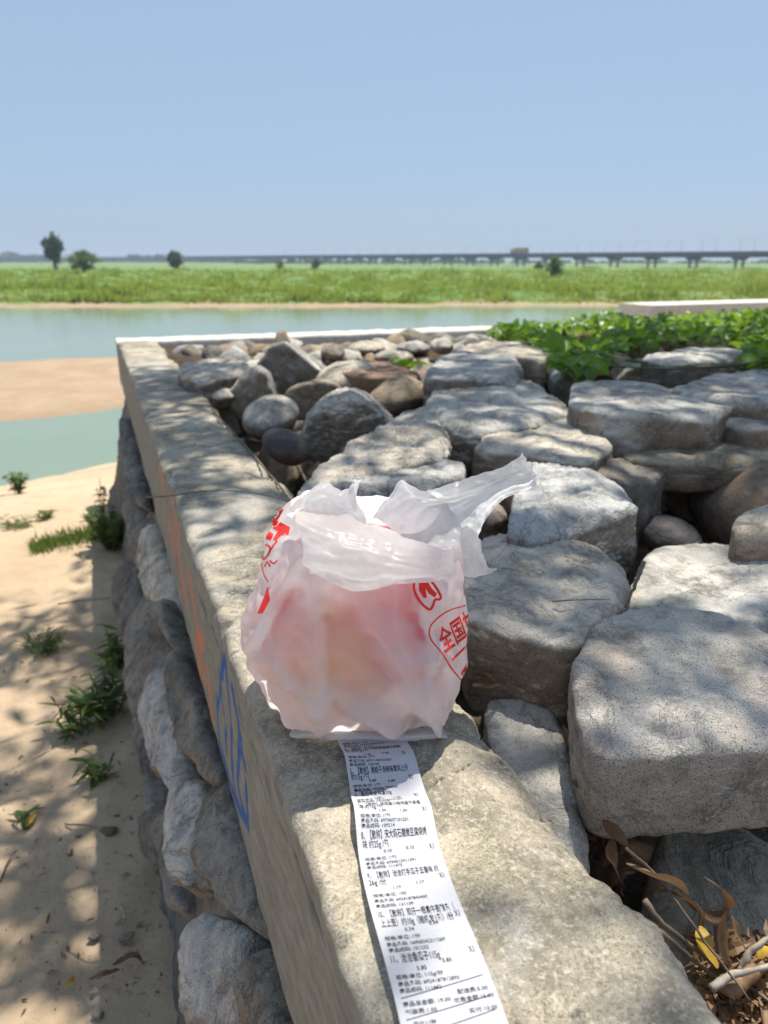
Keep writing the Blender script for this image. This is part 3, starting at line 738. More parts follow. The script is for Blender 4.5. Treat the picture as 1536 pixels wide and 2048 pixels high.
# medium stones heaped up to the far coping
rs = np.random.RandomState(19)
for k in range(34):
    s = rs.uniform(4.0, 5.52); xx = rs.uniform(W1 + .12, 3.0); c = W(s, xx, 0); e = np.array([rs.uniform(.12, .22), rs.uniform(.10, .18), rs.uniform(.08, .14)])
    c[2] = 1.0 - e[2] * .9 + rs.uniform(-.03, .03)
    pt = rs.normal(size=(13, 3)); pt /= np.linalg.norm(pt, axis=1)[:, None]
    stone('rubble_stone', 'medium pale stone in the loose heap just below the far coping', 'stone', c + pt * e, ['pale', 'grey', 'pale', 'tan', 'pale'][k % 5], 18, .09, 4, 4, 'loose stones heaped below the far coping')
# ------------------------------------------------------------------ far bank: grass, trees, bridge
def leaf_cards(centers, size, rs, tilt=.6, aspect=.35, n=4):
    """many small folded leaf quads at centers -> one mesh"""
    m = len(centers); size = np.broadcast_to(size, (m,))
    a = rs.normal(size=(m, 3)); a[:, 2] *= tilt; a /= np.linalg.norm(a, axis=1)[:, None]
    b = np.cross(a, rs.normal(size=(m, 3))); b /= np.linalg.norm(b, axis=1)[:, None]
    L = size[:, None]; w = L * aspect
    v = np.stack([centers - a * L * .5, centers + b * w * .5, centers + a * L * .5, centers - b * w * .5], 1).reshape(-1, 3)
    return v, np.arange(m * 4).reshape(-1, 4)
def far_tree(name, label, px, y_top, y_base, half, D, m, shape, seed, leaf=.28, n=2600, group=None):
    """trunk, limbs and a crown of leaf clumps; photo column px, top and base rows, half width in photo pixels"""
    rs = np.random.RandomState(seed)
    top = Q(px, y_top, D); base = Q(px, y_base, D); gz = float(ground_z(np.array([[base[0]]]), np.array([[D]]))[0][0, 0]); base[2] = min(base[2], gz)
    R = half * D / 1583.; H = top[2] - base[2]
    root = empty(name, tuple(base)); tag(root, label, 'tree' if 'tree' in name else 'bush', group)
    tv = [tube([base + [0, 0, -.1], base + [0, 0, H * .3], base + [R * .1, 0, H * .85]], [R * .11, R * .09, R * .03], 7)]
    cl = []
    while len(cl) < 46:
        u = rs.uniform(-1, 1, 3)
        if (u ** 2).sum() > 1: continue
        t = (u[2] + 1) / 2; w = math.sin(math.pi * min(1, t ** shape * .93 + .07)) ** .6
        cl.append(base + np.array([u[0] * R * w * .86, u[1] * R * w * .86, H * (.12 + .83 * t)]))
    for c in cl[::3]:
        tv.append(tube([base + [0, 0, H * .15 + (c[2] - base[2]) * .3], (c + base) / 2 + [0, 0, (c[2] - base[2]) * .2], c], [R * .05, R * .03, R * .012], 5))
    obj('trunk', *join(tv), M['bark'], root)
    idx = rs.randint(0, len(cl), n); pts = np.array(cl)[idx] + rs.normal(size=(n, 3)) * np.array([R * .13, R * .13, H * .055])
    v, f = leaf_cards(pts, rs.uniform(.6, 1.3, n) * leaf, rs, .7, .5)
    obj('crown', v, f, M[m], root, False)
    return root
far_tree('poplar_tree', 'tall dark narrow tree standing alone on the far bank', 109, 463, 524, 22, 150, 'far_leaf', 1.2, 1, .45, 4200)
far_tree('willow_bush', 'big pale green round bush beside the tall tree on the far bank', 169, 498, 543, 34, 100, 'weed', .9, 2, .22, 3600)
far_tree('round_bush', 'dark green bush on the far bank by the left end of the bridge', 350, 498, 524, 20, 170, 'far_leaf', .9, 3, .45, 2400)
far_tree('green_bush', 'lone green bush standing on the far bank before the bridge piers', 1108, 513, 556, 20, 88, 'weed', 1.0, 4, .2, 2800)
far_tree('low_bush', 'low dark bush at the foot of the bridge left of the lone green bush', 1076, 524, 540, 11, 130, 'far_leaf', .9, 5, .25, 900)
far_tree('small_bush', 'small bush peeping over the grass before the far bridge spans', 632, 516, 532, 13, 140, 'far_leaf', .9, 6, .25, 900)
far_tree('grey_bush', 'flat bush half sunk in the grass left of the small one', 560, 520, 534, 10, 140, 'weed', .9, 7, .25, 700)
# grass: tufts of blades
rs = np.random.RandomState(21)
N = 80000
gyy = FAR + 2.5 + 78 * rs.uniform(0, 1, N) ** 1.9; gxx = rs.uniform(-.56, .56, N) * (gyy + 6)
clump = fbm(np.stack([gxx * .30, gyy * .22, 0 * gxx], 1), 4, 2.1, .6); gz, ge, _ = ground_z(gxx, gyy)
keep = (ge > 2.9 + .8 * clump)
gxx, gyy, gz, clump = gxx[keep], gyy[keep], gz[keep], clump[keep]; n = len(gxx)
hh = (.12 + .55 * np.clip(clump + .25, 0, 1.3) ** 1.4) * rs.uniform(.5, 1.4, n); th = rs.uniform(0, 2 * math.pi, n); wv = rs.uniform(.04, .10, n)
base = np.stack([gxx, gyy, gz - .03], 1); wx = np.stack([np.cos(th) * wv, np.sin(th) * wv * .4, 0 * th], 1); ln = np.stack([rs.normal(size=n) * .25 * hh, rs.normal(size=n) * .2 * hh, hh], 1)
v = np.stack([base - wx, base + wx, base + ln * .6 + wx * .8, base + ln, base + ln * .6 - wx * .8], 1).reshape(-1, 3)
grass = obj('grass', v, np.arange(n * 5).reshape(-1, 5), M['grass'], None, False, origin=(0, 0, 0))
tag(grass, 'tall green grass covering the far river bank', 'grass', kind='stuff')
# far woods, one hazy mass
def woods(label, D, spans, seed):
    rs = np.random.RandomState(seed); pts = []
    for x0, x1, yt, yb in spans:
        k = int((x1 - x0) * 14)
        px = rs.uniform(x0, x1, k); hump = .72 + .4 * fbm1(px * .08, seed, 1, 3); u = rs.uniform(0, 1, k)
        for a, h, t in zip(px, hump, u):
            e = min(1, min(a - x0, x1 - a) / 6 + .35)
            p = Q(a, yb + (yt - yb) * h * t * e, D); p[1] += rs.uniform(-8, 8); pts.append(p)
    pts = np.array(pts)
    v, f = leaf_cards(pts, rs.uniform(.7, 1.5, len(pts)) * D * .0028, rs, .8, .7)
    tag(obj('woods', v, f, M['far_leaf'], None, False), label, 'woods', kind='stuff')
woods('hazy blue woods on the horizon at the far end of the bridge', 760, [(-20, 120, 503, 524), (255, 345, 505, 524), (345, 470, 512, 524), (120, 255, 515, 524)], 3)
woods('hazy blue woods behind the bridge piers', 560, [(470, 760, 516, 532), (760, 1010, 515, 532), (1020, 1140, 517, 534), (1150, 1330, 518, 536), (1340, 1600, 518, 538)], 4)
# bridge
bdir = np.array([-math.sin(math.radians(33)), math.cos(math.radians(33)), 0]); bn = np.array([bdir[1], -bdir[0], 0]); b0 = np.array([123., 253., 0])
def BR(t, x, z): return b0 + bdir * t + bn * x + np.array([0, 0, z])
bridge = empty('road_bridge', tuple(BR(150, 0, -1.4))); tag(bridge, 'long concrete road bridge on rows of piers crossing the flat land', 'bridge')
def bbox(name, t0, t1, x0, x1, z0, z1, m, parent):
    v, f = box(t0, t1, x0, x1, z0, z1); return obj(name, np.array([BR(*q) for q in v]), f, m, parent, False)
bbox('deck', -60, 1500, -4.2, 4.2, 2.65, 3.25, M['bridge'], bridge)
for x in (-2.6, 0, 2.6): bbox('girder', -60, 1500, x - .35, x + .35, 2.05, 2.648, M['bridge'], bridge)
for x in (-4.25, 4.05): bbox('parapet', -60, 1500, x, x + .2, 3.2, 3.95, M['bridge'], bridge)
pier_src = None
for k in range(-2, 46):
    t = 10 + k * 17.5
    if pier_src is None:
        me, f = join([box(-.55, .55, -4.0, 4.0, 1.5, 2.045), box(-.45, .45, -3.0, 3.0, 1.1, 1.498)]); pr = None
        cap = mesh('pier_cap', me, f, M['bridge'], False)
        c_v, c_f = tube([(0, 0, -3.5), (0, 0, 1.15)], .42, 10); colm = mesh('column', c_v, c_f, M['bridge'])
        pier_src = True
    e = empty('pier', (0, 0, 0)); e.parent = bridge; e.location = tuple(BR(t, 0, 0) - np.array(bridge.location)); e.rotation_euler.z = math.radians(33 + 90)
    c = link('cap_beam', cap, e, (0, 0, 0))
    for x in (-2.0, 2.0): link('column', colm, e, (0, x, 0))
lv, lf = join([tube([(0, 0, 3.2), (0, 0, 7.4)], [.09, .06], 6), tube([(0, 0, 7.35), (0, .8, 7.6), (0, 1.6, 7.65)], .05, 5)]); lamp = mesh('lamp_post', lv, lf, M['metal_grey'])
hv, hf = box(-.14, .14, 1.3, 2.0, 7.58, 7.7); lhead = mesh('lamp_head', hv, hf, M['metal_grey'], False)
for k in range(26):
    for x, r in ((-4.1, 0), (4.1, math.pi)):
        o = link('lamp_post', lamp, bridge, tuple(BR(8 + k * 14, x, 0) - np.array(bridge.location))); o.rotation_euler.z = math.radians(33) - math.pi / 2 * 0 + r - math.pi / 2
        link('lamp_head', lhead, o, (0, 0, 0))
# truck on the bridge
def vehicle(name, label, cat, t, x, L, w, h, body, cabcol, truck=True):
    o = empty(name, tuple(BR(t, x, 3.252))); tag(o, label, cat)
    def part(n, a, b, c, d, e, f_, m):
        v, f = box(a, b, c, d, e, f_); return obj(n, np.array([BR(t + q[0], x + q[1], 3.252 + q[2]) for q in v]), f, M[m], o, False)
    if truck:
        part('cargo_box', -L / 2, L / 2 - 2.2, -w / 2, w / 2, .8, h, body); part('cab', L / 2 - 2.1, L / 2, -w / 2, w / 2, .5, h * .82, cabcol)
        part('windscreen', L / 2 - .005, L / 2 + .02, -w / 2 + .15, w / 2 - .15, h * .5, h * .75, 'glass_dark'); part('chassis', -L / 2, L / 2, -.5, .5, .45, .795, 'rubber')
    else:
        part('body', -L / 2, L / 2, -w / 2, w / 2, .3, h * .62, body); part('cabin', -L * .3, L * .25, -w / 2 + .08, w / 2 - .08, h * .62, h, 'glass_dark'); part('roof', -L * .26, L * .18, -w / 2 + .1, w / 2 - .1, h, h + .05, body)
    for a in (-L * .34, L * .34):
        for b in (-w / 2 + .1, w / 2 - .1):
            c = BR(t + a, x + b, 3.252 + .42); v, f = tube([c - bn * .14, c + bn * .14], .42, 12); obj('wheel', v, f, M['rubber'], o)
vehicle('cargo_truck', 'tan lorry driving across the bridge', 'truck', 114, -2, 9.0, 2.5, 2.9, 'tan_paint', 'tan_paint')
vehicle('white_car', 'white car on the far end of the bridge', 'car', 560, -2, 6, 2.2, 1.9, 'white_paint', 'white_paint', False)
# second wall farther along the bank
w2 = empty('low_wall', tuple(P(1420, 620, .5))); tag(w2, 'low grey concrete wall with a white sunlit top beyond the vines', 'wall')
a0, a1 = P(1305, 611, 1.02), P(1700, 600, 1.02); dd = (a1 - a0) / np.linalg.norm(a1 - a0); nn = np.array([-dd[1], dd[0], 0])
for nm, z0, z1, gx0, gx1 in (('body', -1.6, .94, .03, .55), ('coping', .942, 1.02, 0, .62)):
    v, f = box(0, 6, gx0, gx1, z0, z1); v = np.array([a0 * [1, 1, 0] + dd * q[0] + nn * q[1] + np.array([0, 0, q[2]]) for q in v])
    obj(nm, v, f, M['bleached'], w2, False)
# ------------------------------------------------------------------ tree over the wall: stands beside the photo, its crown shades the stones
rs = np.random.RandomState(77)
SUNV = np.array(SUN[:])
def shade_density(x, y, s, c):
    if x < -.05 + W0 and c < W0: return 0
    n = float(fbm(np.array([[x * 1.3, y * 1.3, 4.0]]), 3)[0])
    d = .42 + 1.3 * n
    if c < .46: d *= 1.7
    if s > 4.15: d = 0
    if s > 3.4 and c > .6: d *= .5
    if s > 2.5 and .42 < c < 1.9: d *= .3
    if s < 1.45 and c < .45: d *= .06
    elif s < 1.2: d *= .75
    return d
targets = []
while len(targets) < 265:
    s, c = rs.uniform(.25, 4.4), rs.uniform(W0 - .05, 4.0); q = W(s, c, 1.0)
    if abs(q[0]) > .62 * q[1] + .5: continue
    if rs.uniform() < shade_density(q[0], q[1], s, c): targets.append(q)
for px, py, r, k in [(60, 1290, .25, 16), (200, 1260, .15, 5), (130, 1330, .2, 6), (60, 1480, .2, 6), (110, 1560, .15, 5), (20, 1640, .2, 8), (120, 1690, .12, 4), (60, 1780, .15, 6), (90, 1960, .15, 8), (30, 1990, .15, 7), (10, 1420, .2, 5), (150, 1470, .1, 3)]:
    for _ in range(int(k * .42 + .5)): targets.append(P(px, py, 0) + np.append(rs.normal(size=2) * r, 0))
targets = np.array(targets); hts = rs.uniform(4.2, 6.4, len(targets))
clus = targets + SUNV * ((hts - 0) / SUNV[2])[:, None]
tb = np.array([4.4, .4, .55]); tree = empty('shade_tree', tuple(tb)); tag(tree, 'leafy tree leaning over the rubble stones beside the wall', 'tree')
th = tb + np.array([-.9, 1.1, 4.3])
vt, ft = tube(spline([tb - [0, 0, .4], tb + [-.1, .15, 1.2], tb + [-.5, .6, 3.0], th], 14), np.linspace(.19, .11, 14), 12); vt = lumpy(vt, ft, .02, 5)
obj('trunk', vt, ft, M['bark'], tree)
cen = clus[rs.choice(len(clus), 16, False)]
for _ in range(6):
    lab = np.argmin(((clus[:, None] - cen[None]) ** 2).sum(-1), 1)
    cen = np.array([clus[lab == i].mean(0) if (lab == i).any() else cen[i] for i in range(len(cen))])
bv = []
for i, c in enumerate(cen):
    mid = th * .5 + c * .5 + np.array([0, 0, .35]); bv.append(tube(spline([th - [0, 0, .5 * (i % 3)], mid, c], 8), np.linspace(.055, .016, 8), 6))
    for q in clus[lab == i]: bv.append(tube([c, (c + q) / 2 + rs.normal(size=3) * .06, q], [.011, .007, .003], 4))
obj('limbs', *join(bv), M['bark'], tree)
lp = []
for q in clus: lp.append(q + rs.normal(size=(30, 3)) * np.array([.15, .15, .14]))
lp = np.concatenate(lp)
v, f = leaf_cards(lp, rs.uniform(.10, .19, len(lp)), rs, .6, .30)
obj('crown', v, f, M['tree_leaf'], tree, False)
# ------------------------------------------------------------------ plastic carrier bag: base surfaces
NU, NV = 168, 60
def bag_body():
    #        y     L    R    front back
    R = [(1472, 584, 892, .776, .925), (1458, 545, 901, .768, .945), (1420, 514, 918, .758, .965), (1370, 496, 930, .752, .98), (1310, 484, 935, .752, .985),
         (1250, 498, 934, .760, .985), (1180, 516, 931, .775, .975), (1110, 524, 927, .800, .945), (1060, 538, 918, .832, .915), (1012, 572, 890, .855, .895)]
    rows = []
    for y, L, r, df, db in R:
        dm = df * .72 + db * .28
        z = max(Q((L + r) / 2, y, df)[2], 1.004); x0, x1 = Q(L, y, dm)[0], Q(r, y, dm)[0]
        rows.append((z, x0, x1, df, db))
    rows = spline(np.array(rows), NV)
    th = np.linspace(0, 2 * math.pi, NU, endpoint=False)          # 0 = right, -pi/2 = front
    v = np.empty((NU, NV, 3))
    for j, (z, x0, x1, df, db) in enumerate(rows):
        t = j / (NV - 1); e = .62 + .16 * t                       # squarish at the bottom, rounder above
        c, s = np.cos(th), np.sin(th)
        ux = np.sign(c) * np.abs(c) ** e; uy = np.sign(s) * np.abs(s) ** e
        v[:, j, 0] = (x0 + x1) / 2 + ux * (x1 - x0) / 2
        v[:, j, 1] = (df + db) / 2 + uy * (db - df) / 2
        v[:, j, 2] = z
    # the mouth dips at the front and is drawn up at the sides
    top = sstep(.72, 1, np.arange(NV) / (NV - 1))[None, :]
    front = np.clip(-np.sin(th), 0, 1)[:, None]; side = np.abs(np.cos(th))[:, None]
    v[:, :, 2] += top * (-.035 * front + .012 * side * np.cos(3 * th)[:, None])
    # gusset folds at the sides
    v[:, :, 0] -= np.sign(np.cos(th))[:, None] * .022 * np.exp(-(np.sin(th)[:, None] - .1) ** 2 / .02) * np.linspace(.2, 1, NV)[None]
    # folds of the stretched film, along lines in the front of the bag
    p = v.reshape(-1, 3); zc = p[:, 1] * cp - (p[:, 2] - CAM_Z) * sp; yc = p[:, 1] * sp + (p[:, 2] - CAM_Z) * cp
    X = 768 + FOC * p[:, 0] / zc; Y = 1024 - FOC * yc / zc
    fr = sstep(-.05, .25, np.repeat(-np.sin(th), NV)); d = np.zeros(len(p))
    for amp, w, ln in CREASES:
        best = np.full(len(p), 1e9)
        for (ax, ay), (bx, by) in zip(ln[:-1], ln[1:]):
            t = np.clip(((X - ax) * (bx - ax) + (Y - ay) * (by - ay)) / ((bx - ax) ** 2 + (by - ay) ** 2), 0, 1)
            best = np.minimum(best, np.hypot(X - ax - t * (bx - ax), Y - ay - t * (by - ay)))
        d += 1.35 * amp * np.exp(-best / (w * .8))
    v = (p - np.stack([0 * d, fr * d, 0 * d], 1)).reshape(v.shape)
    return crumple(v, .0056, 1, True)
CREASES = [(.010, 26, [(627, 1165), (625, 1314), (631, 1396), (642, 1465)]), (-.008, 22, [(652, 1200), (655, 1320), (664, 1390)]),
           (.014, 24, [(612, 1082), (582, 1138), (526, 1224), (487, 1298)]), (-.010, 26, [(590, 1180), (540, 1260), (520, 1300)]),
           (.013, 28, [(720, 1170), (750, 1246), (797, 1310), (849, 1387), (891, 1469)]), (-.008, 24, [(690, 1220), (720, 1300), (780, 1370), (830, 1440)]),
           (.011, 20, [(780, 1180), (790, 1267), (818, 1319), (866, 1310)]), (.010, 16, [(870, 1301), (861, 1361), (896, 1435)]), (-.009, 20, [(828, 1240), (850, 1290)]),
           (.012, 18, [(840, 1392), (892, 1472)]), (-.010, 16, [(810, 1440), (850, 1450)]),
           (.011, 16, [(487, 1316), (543, 1322), (573, 1366), (547, 1409), (590, 1462)]), (-.012, 18, [(530, 1370), (560, 1440)]), (.008, 14, [(575, 1366), (625, 1400)]),
           (.014, 17, [(633, 1409), (668, 1383), (715, 1417), (793, 1462)]), (-.010, 18, [(690, 1440), (740, 1455)]), (.008, 20, [(660, 1440), (720, 1430), (780, 1440)]),
           (.008, 20, [(900, 1180), (860, 1250), (905, 1330)]), (-.008, 24, [(560, 1110), (545, 1200)])]
def sheet(ctrl, nu, nv):
    """a smooth sheet through a small grid of (photo x, photo y, distance)"""
    g = np.array([[Q(*q) for q in row] for row in ctrl])
    a = np.stack([spline(g[:, j], nu) for j in range(g.shape[1])], 1)
    return np.stack([spline(a[i], nv) for i in range(nu)], 0)
def crumple(v, amp, seed, closed=False):
    """sharp random creases, as in thin film that has been crushed"""
    p = v.reshape(-1, 3); r = 0
    for a, s in ((1.0, 13), (.7, 31), (.32, 70)): r = r + a * (np.abs(perlin(p * s + seed * 7)) - np.abs(perlin(p * s * 1.13 + 40 + seed)))
    du = (np.roll(v, -1, 0) - np.roll(v, 1, 0)) if closed else np.gradient(v, axis=0)
    nr = np.cross(du, np.gradient(v, axis=1)); nr /= np.linalg.norm(nr, axis=-1)[..., None] + 1e-9
    return v + nr * (amp * r.reshape(v.shape[:2]))[..., None]
def folds(amp, freq, seed, v):
    """sharp folds running along a sheet"""
    nu, nv = v.shape[:2]; u, w = np.meshgrid(np.linspace(0, 1, nu), np.linspace(0, 1, nv), indexing='ij')
    n = fbm(np.stack([u * 1.3 + .35 * w, w * freq * 2.2, 0 * u + seed * 5.3], -1).reshape(-1, 3), 3).reshape(nu, nv)
    nr = np.cross(np.gradient(v, axis=0), np.gradient(v, axis=1)); nr /= np.linalg.norm(nr, axis=-1)[..., None] + 1e-9
    return crumple(v + nr * (amp * (1 - 2.6 * np.abs(n)))[..., None], .0035, seed)
FU, FV = 84, 34
def bag_flap():                                                   # front handle, fallen across the front
    return folds(.0032, 1.5, 1, sheet([[(655, 1010, .86), (600, 1016, .822), (592, 1040, .788), (604, 1085, .764), (613, 1128, .756), (618, 1149, .757)],
                  [(668, 1015, .85), (640, 1035, .800), (640, 1060, .768), (645, 1100, .750), (650, 1135, .746), (652, 1156, .750)],
                  [(712, 1040, .84), (700, 1052, .795), (705, 1078, .762), (712, 1115, .744), (716, 1155, .742), (718, 1180, .748)],
                  [(772, 1058, .84), (770, 1070, .795), (780, 1092, .764), (788, 1122, .748), (792, 1150, .746), (796, 1167, .752)],
                  [(840, 1082, .845), (845, 1088, .805), (852, 1108, .776), (858, 1130, .764), (862, 1150, .762), (864, 1163, .766)],
                  [(888, 1098, .85), (902, 1102, .82), (908, 1118, .795), (906, 1138, .782), (902, 1154, .780), (898, 1166, .782)]], FU, FV))
CU, CV = 56, 30
def bag_curl():                                                   # twisted stub of the front handle standing up
    return folds(.003, 1.5, 3, sheet([[(570, 1030, .835), (600, 1018, .82), (640, 1020, .815), (690, 1040, .83), (730, 1056, .85)],
                  [(585, 1008, .845), (612, 996, .83), (645, 1000, .82), (690, 1020, .835), (735, 1040, .86)],
                  [(625, 978, .86), (640, 968, .84), (664, 985, .83), (692, 1000, .84), (722, 1012, .865)],
                  [(640, 966, .875), (652, 964, .855), (672, 975, .845), (698, 982, .85), (715, 985, .868)],
                  [(660, 972, .88), (678, 984, .865), (694, 986, .856), (706, 968, .858), (722, 962, .87)],
                  [(690, 990, .88), (694, 982, .87), (700, 966, .862), (708, 954, .862), (722, 956, .872)]], CU, CV))
HU, HV = 96, 40
def bag_handle():                                                 # other handle, lifted toward the upper right
    return folds(.0050, 1.7, 2, sheet([[(742, 1034, .885), (760, 1040, .872), (790, 1066, .865), (830, 1092, .872), (870, 1115, .885), (905, 1150, .90)],
                  [(770, 994, .895), (790, 1010, .872), (820, 1044, .862), (855, 1070, .872), (892, 1096, .89), (928, 1142, .905)],
                  [(802, 956, .90), (820, 985, .872), (850, 1018, .862), (888, 1046, .875), (920, 1078, .895), (942, 1128, .91)],
                  [(845, 980, .905), (862, 992, .876), (885, 1012, .868), (915, 1032, .882), (942, 1056, .90), (956, 1098, .912)],
                  [(915, 960, .91), (922, 976, .880), (935, 998, .874), (950, 1014, .886), (962, 1028, .905), (970, 1048, .915)],
                  [(985, 936, .915), (990, 952, .888), (996, 968, .882), (1002, 980, .892), (1007, 990, .908), (1010, 998, .916)],
                  [(1036, 918, .918), (1042, 932, .898), (1048, 946, .893), (1054, 960, .900), (1060, 970, .912), (1062, 976, .918)],
                  [(1044, 908, .925), (1054, 920, .914), (1061, 934, .910), (1067, 946, .912), (1071, 957, .918), (1073, 966, .922)]], HU, HV))
TU, TV = 34, 22
def bag_tail():                                                   # torn corner hanging at the right
    return folds(.003, 1.5, 4, sheet([[(905, 1050, .905), (925, 1048, .90), (945, 1060, .90), (960, 1080, .905)],
                  [(908, 1090, .895), (928, 1086, .888), (946, 1092, .89), (962, 1106, .90)],
                  [(918, 1130, .885), (936, 1118, .875), (952, 1118, .88), (968, 1126, .895)],
                  [(935, 1150, .88), (950, 1138, .868), (966, 1134, .875), (980, 1140, .89)],
                  [(968, 1150, .88), (976, 1148, .872), (984, 1146, .875), (994, 1140, .885)]], TU, TV))
def relax(v, closed, pins, grow, iters, seed, amp=.0014, bend=.10, pull=.25):
    """let a sheet that is a little too large for its frame buckle into folds"""
    nu, nv = v.shape[:2]; base = v.copy(); p = v.reshape(-1, 3)
    x = v + amp * np.stack([fbm(p * 42 + seed + q * 9, 3) for q in range(3)], 1).reshape(v.shape)
    links = []
    for du, dv, st, gr in ((1, 0, 1.0, grow), (0, 1, 1.0, grow), (1, 1, .5, grow), (1, -1, .5, grow), (3, 0, bend, grow * .75), (0, 3, bend, grow * .75)):
        b = np.roll(base, -du, 0) if closed else base[du:]
        a = base if closed else base[:nu - du]
        if dv >= 0: a2, b2 = a[:, :nv - dv], b[:, dv:]
        else: a2, b2 = a[:, -dv:], b[:, :nv + dv]
        links.append((du, dv, st, np.linalg.norm(b2 - a2, axis=-1) * (1 + gr)))
    for it in range(iters):
        acc = np.zeros_like(x)
        for du, dv, st, rest in links:
            b = np.roll(x, -du, 0) if closed else x[du:]
            a = x if closed else x[:nu - du]
            sa = (slice(None), slice(0, nv - dv)) if dv >= 0 else (slice(None), slice(-dv, nv))
            sb = (slice(None), slice(dv, nv)) if dv >= 0 else (slice(None), slice(0, nv + dv))
            d = b[sb] - a[sa]; L = np.linalg.norm(d, axis=-1) + 1e-9
            c = d * (.5 * st * (1 - rest / L))[..., None]
            ta = np.zeros_like(a); tb = np.zeros_like(a); ta[sa] += c; tb[sb] -= c
            if closed: acc += ta + np.roll(tb, du, 0)
            else: acc[:nu - du] += ta; acc[du:] += tb
        x = x + acc * .22
        x = x + (base - x) * (pins * pull)[..., None]
    return x
def pins_for(nu, nv, su, sv, rim):
    m = np.zeros((nu, nv)); m[::su, ::sv] = .35; m[::4, 0] = m[::4, -1] = rim; m[0, ::4] = np.maximum(m[0, ::4], rim * .5)
    return m
def film_mat(name, printed=False):
    k = NT(name); v = k.coords()
    n = k.noise(v, 40, 4, .6, .4); fine = k.noise(v, 220, 3, .6)
    c = k.mix(k.rmap(n, .3, .7), (.80, .80, .805), (.86, .86, .865))
    if printed:
        c = k.mix(k.at('red_print'), c, (.74, .05, .05))
    nr = k.bump(k.math('ADD', n, k.math('MULTIPLY', fine, .25)), .10, .004)
    b = k.n('BsdfPrincipled'); k.put(b.inputs['Base Color'], c); b.inputs['Roughness'].default_value = .30; b.inputs['Specular IOR Level'].default_value = .4; k.put(b.inputs['Normal'], nr)
    t = k.n('BsdfTranslucent'); k.put(t.inputs[0], c); k.put(t.inputs['Normal'], nr)
    x = k.n('MixShader'); x.inputs[0].default_value = .72
    k.t.links.new(b.outputs[0], x.inputs[1]); k.t.links.new(t.outputs[0], x.inputs[2]); k.t.links.new(x.outputs[0], k.out.inputs[0])
    return k.m
M['film'] = film_mat('thin_white_film'); M['film_print'] = film_mat('printed_white_film', True)
k = NT('red_ink'); M['red_ink'] = k.leafy((.72, .035, .03), .35, .35)
bag = empty('plastic_bag', tuple(P(735, 1440, 1.0))); tag(bag, 'knotted white plastic carrier bag with red printing standing on the coping', 'bag')
bb = bag_body(); pn_ = pins_for(NU, NV, 8, 7, .3); pn_[:, 0] = 1; pn_[0] = pn_[1]
bv = relax(bb, True, pn_, .05, 110, 1, .001, .06).reshape(-1, 3); bv[:, 2] = np.maximum(bv[:, 2], 1.006)
body_f = grid_faces(NU, NV, True)
body = obj('body', bv, body_f, M['film_print'], bag)
sub = body.modifiers.new('smooth', 'SUBSURF'); sub.levels = sub.render_levels = 1
# broad red printed band on the far side
th = np.repeat(np.linspace(0, 2 * math.pi, NU, endpoint=False), NV); tt = np.tile(np.linspace(0, 1, NV), NU)
back = np.sin(th)
attr(body.data, 'red_print', ((back > .45) & (tt > .42) & (tt < .70) & (np.abs(np.cos(th)) < .6)) * .8)
# closed base of the bag
low = bv.reshape(NU, NV, 3)[:, 0]; c = low.mean(0); pts = np.concatenate([low, c + (low - c) * .6, c + (low - c) * .25]); pts[NU:, 2] = 1.008
obj('base', pts, [(i, (i + 1) % NU, NU + (i + 1) % NU, NU + i) for i in range(NU)] + [(NU + i, NU + (i + 1) % NU, 2 * NU + (i + 1) % NU, 2 * NU + i) for i in range(NU)] + [tuple(range(2 * NU, 3 * NU))], M['film'], bag)
for nm, key, fn, a, b in (('handle', 'flap', bag_flap, FU, FV), ('handle_end', 'curl', bag_curl, CU, CV), ('handle', 'handle', bag_handle, HU, HV), ('torn_corner', 'tail', bag_tail, TU, TV)):
    q_ = pins_for(a, b, 10, 8, .8); q_[-1, ::4] = .8
    o = obj(nm, relax(fn(), False, q_, .045, 80, len(key), .001, .06).reshape(-1, 3), grid_faces(a, b), M['film'], bag)
    sub = o.modifiers.new('smooth', 'SUBSURF'); sub.levels = sub.render_levels = 1
    if key == 'flap': o['label'] = 'handle fallen across the front of the bag'
    if key == 'handle': o['label'] = 'handle lifted toward the stones'
# welded seam lip along the bottom front edge
lip = sheet([[(588, 1452, .79), (584, 1462, .775), (580, 1468, .766), (582, 1474, .762), (600, 1479, .768)],
             [(650, 1456, .785), (650, 1464, .768), (648, 1468, .757), (650, 1474, .754), (655, 1478, .762)],
             [(720, 1458, .785), (720, 1466, .768), (720, 1471, .756), (720, 1476, .753), (722, 1480, .762)],
             [(800, 1456, .785), (800, 1466, .768), (800, 1472, .756), (800, 1478, .752), (802, 1483, .762)],
             [(850, 1456, .785), (852, 1464, .770), (852, 1470, .758), (852, 1475, .754), (852, 1480, .763)],
             [(885, 1450, .80), (890, 1460, .782), (893, 1468, .770), (894, 1474, .766), (890, 1477, .770)]], 70, 14)
lip = lip.reshape(-1, 3); lip = lip + .0016 * np.stack([fbm(lip * 30 + q, 3) for q in range(3)], 1); lip[:, 2] = np.maximum(lip[:, 2], 1.004)
obj('bottom_seam', lip, grid_faces(70, 14), M['film'], bag)
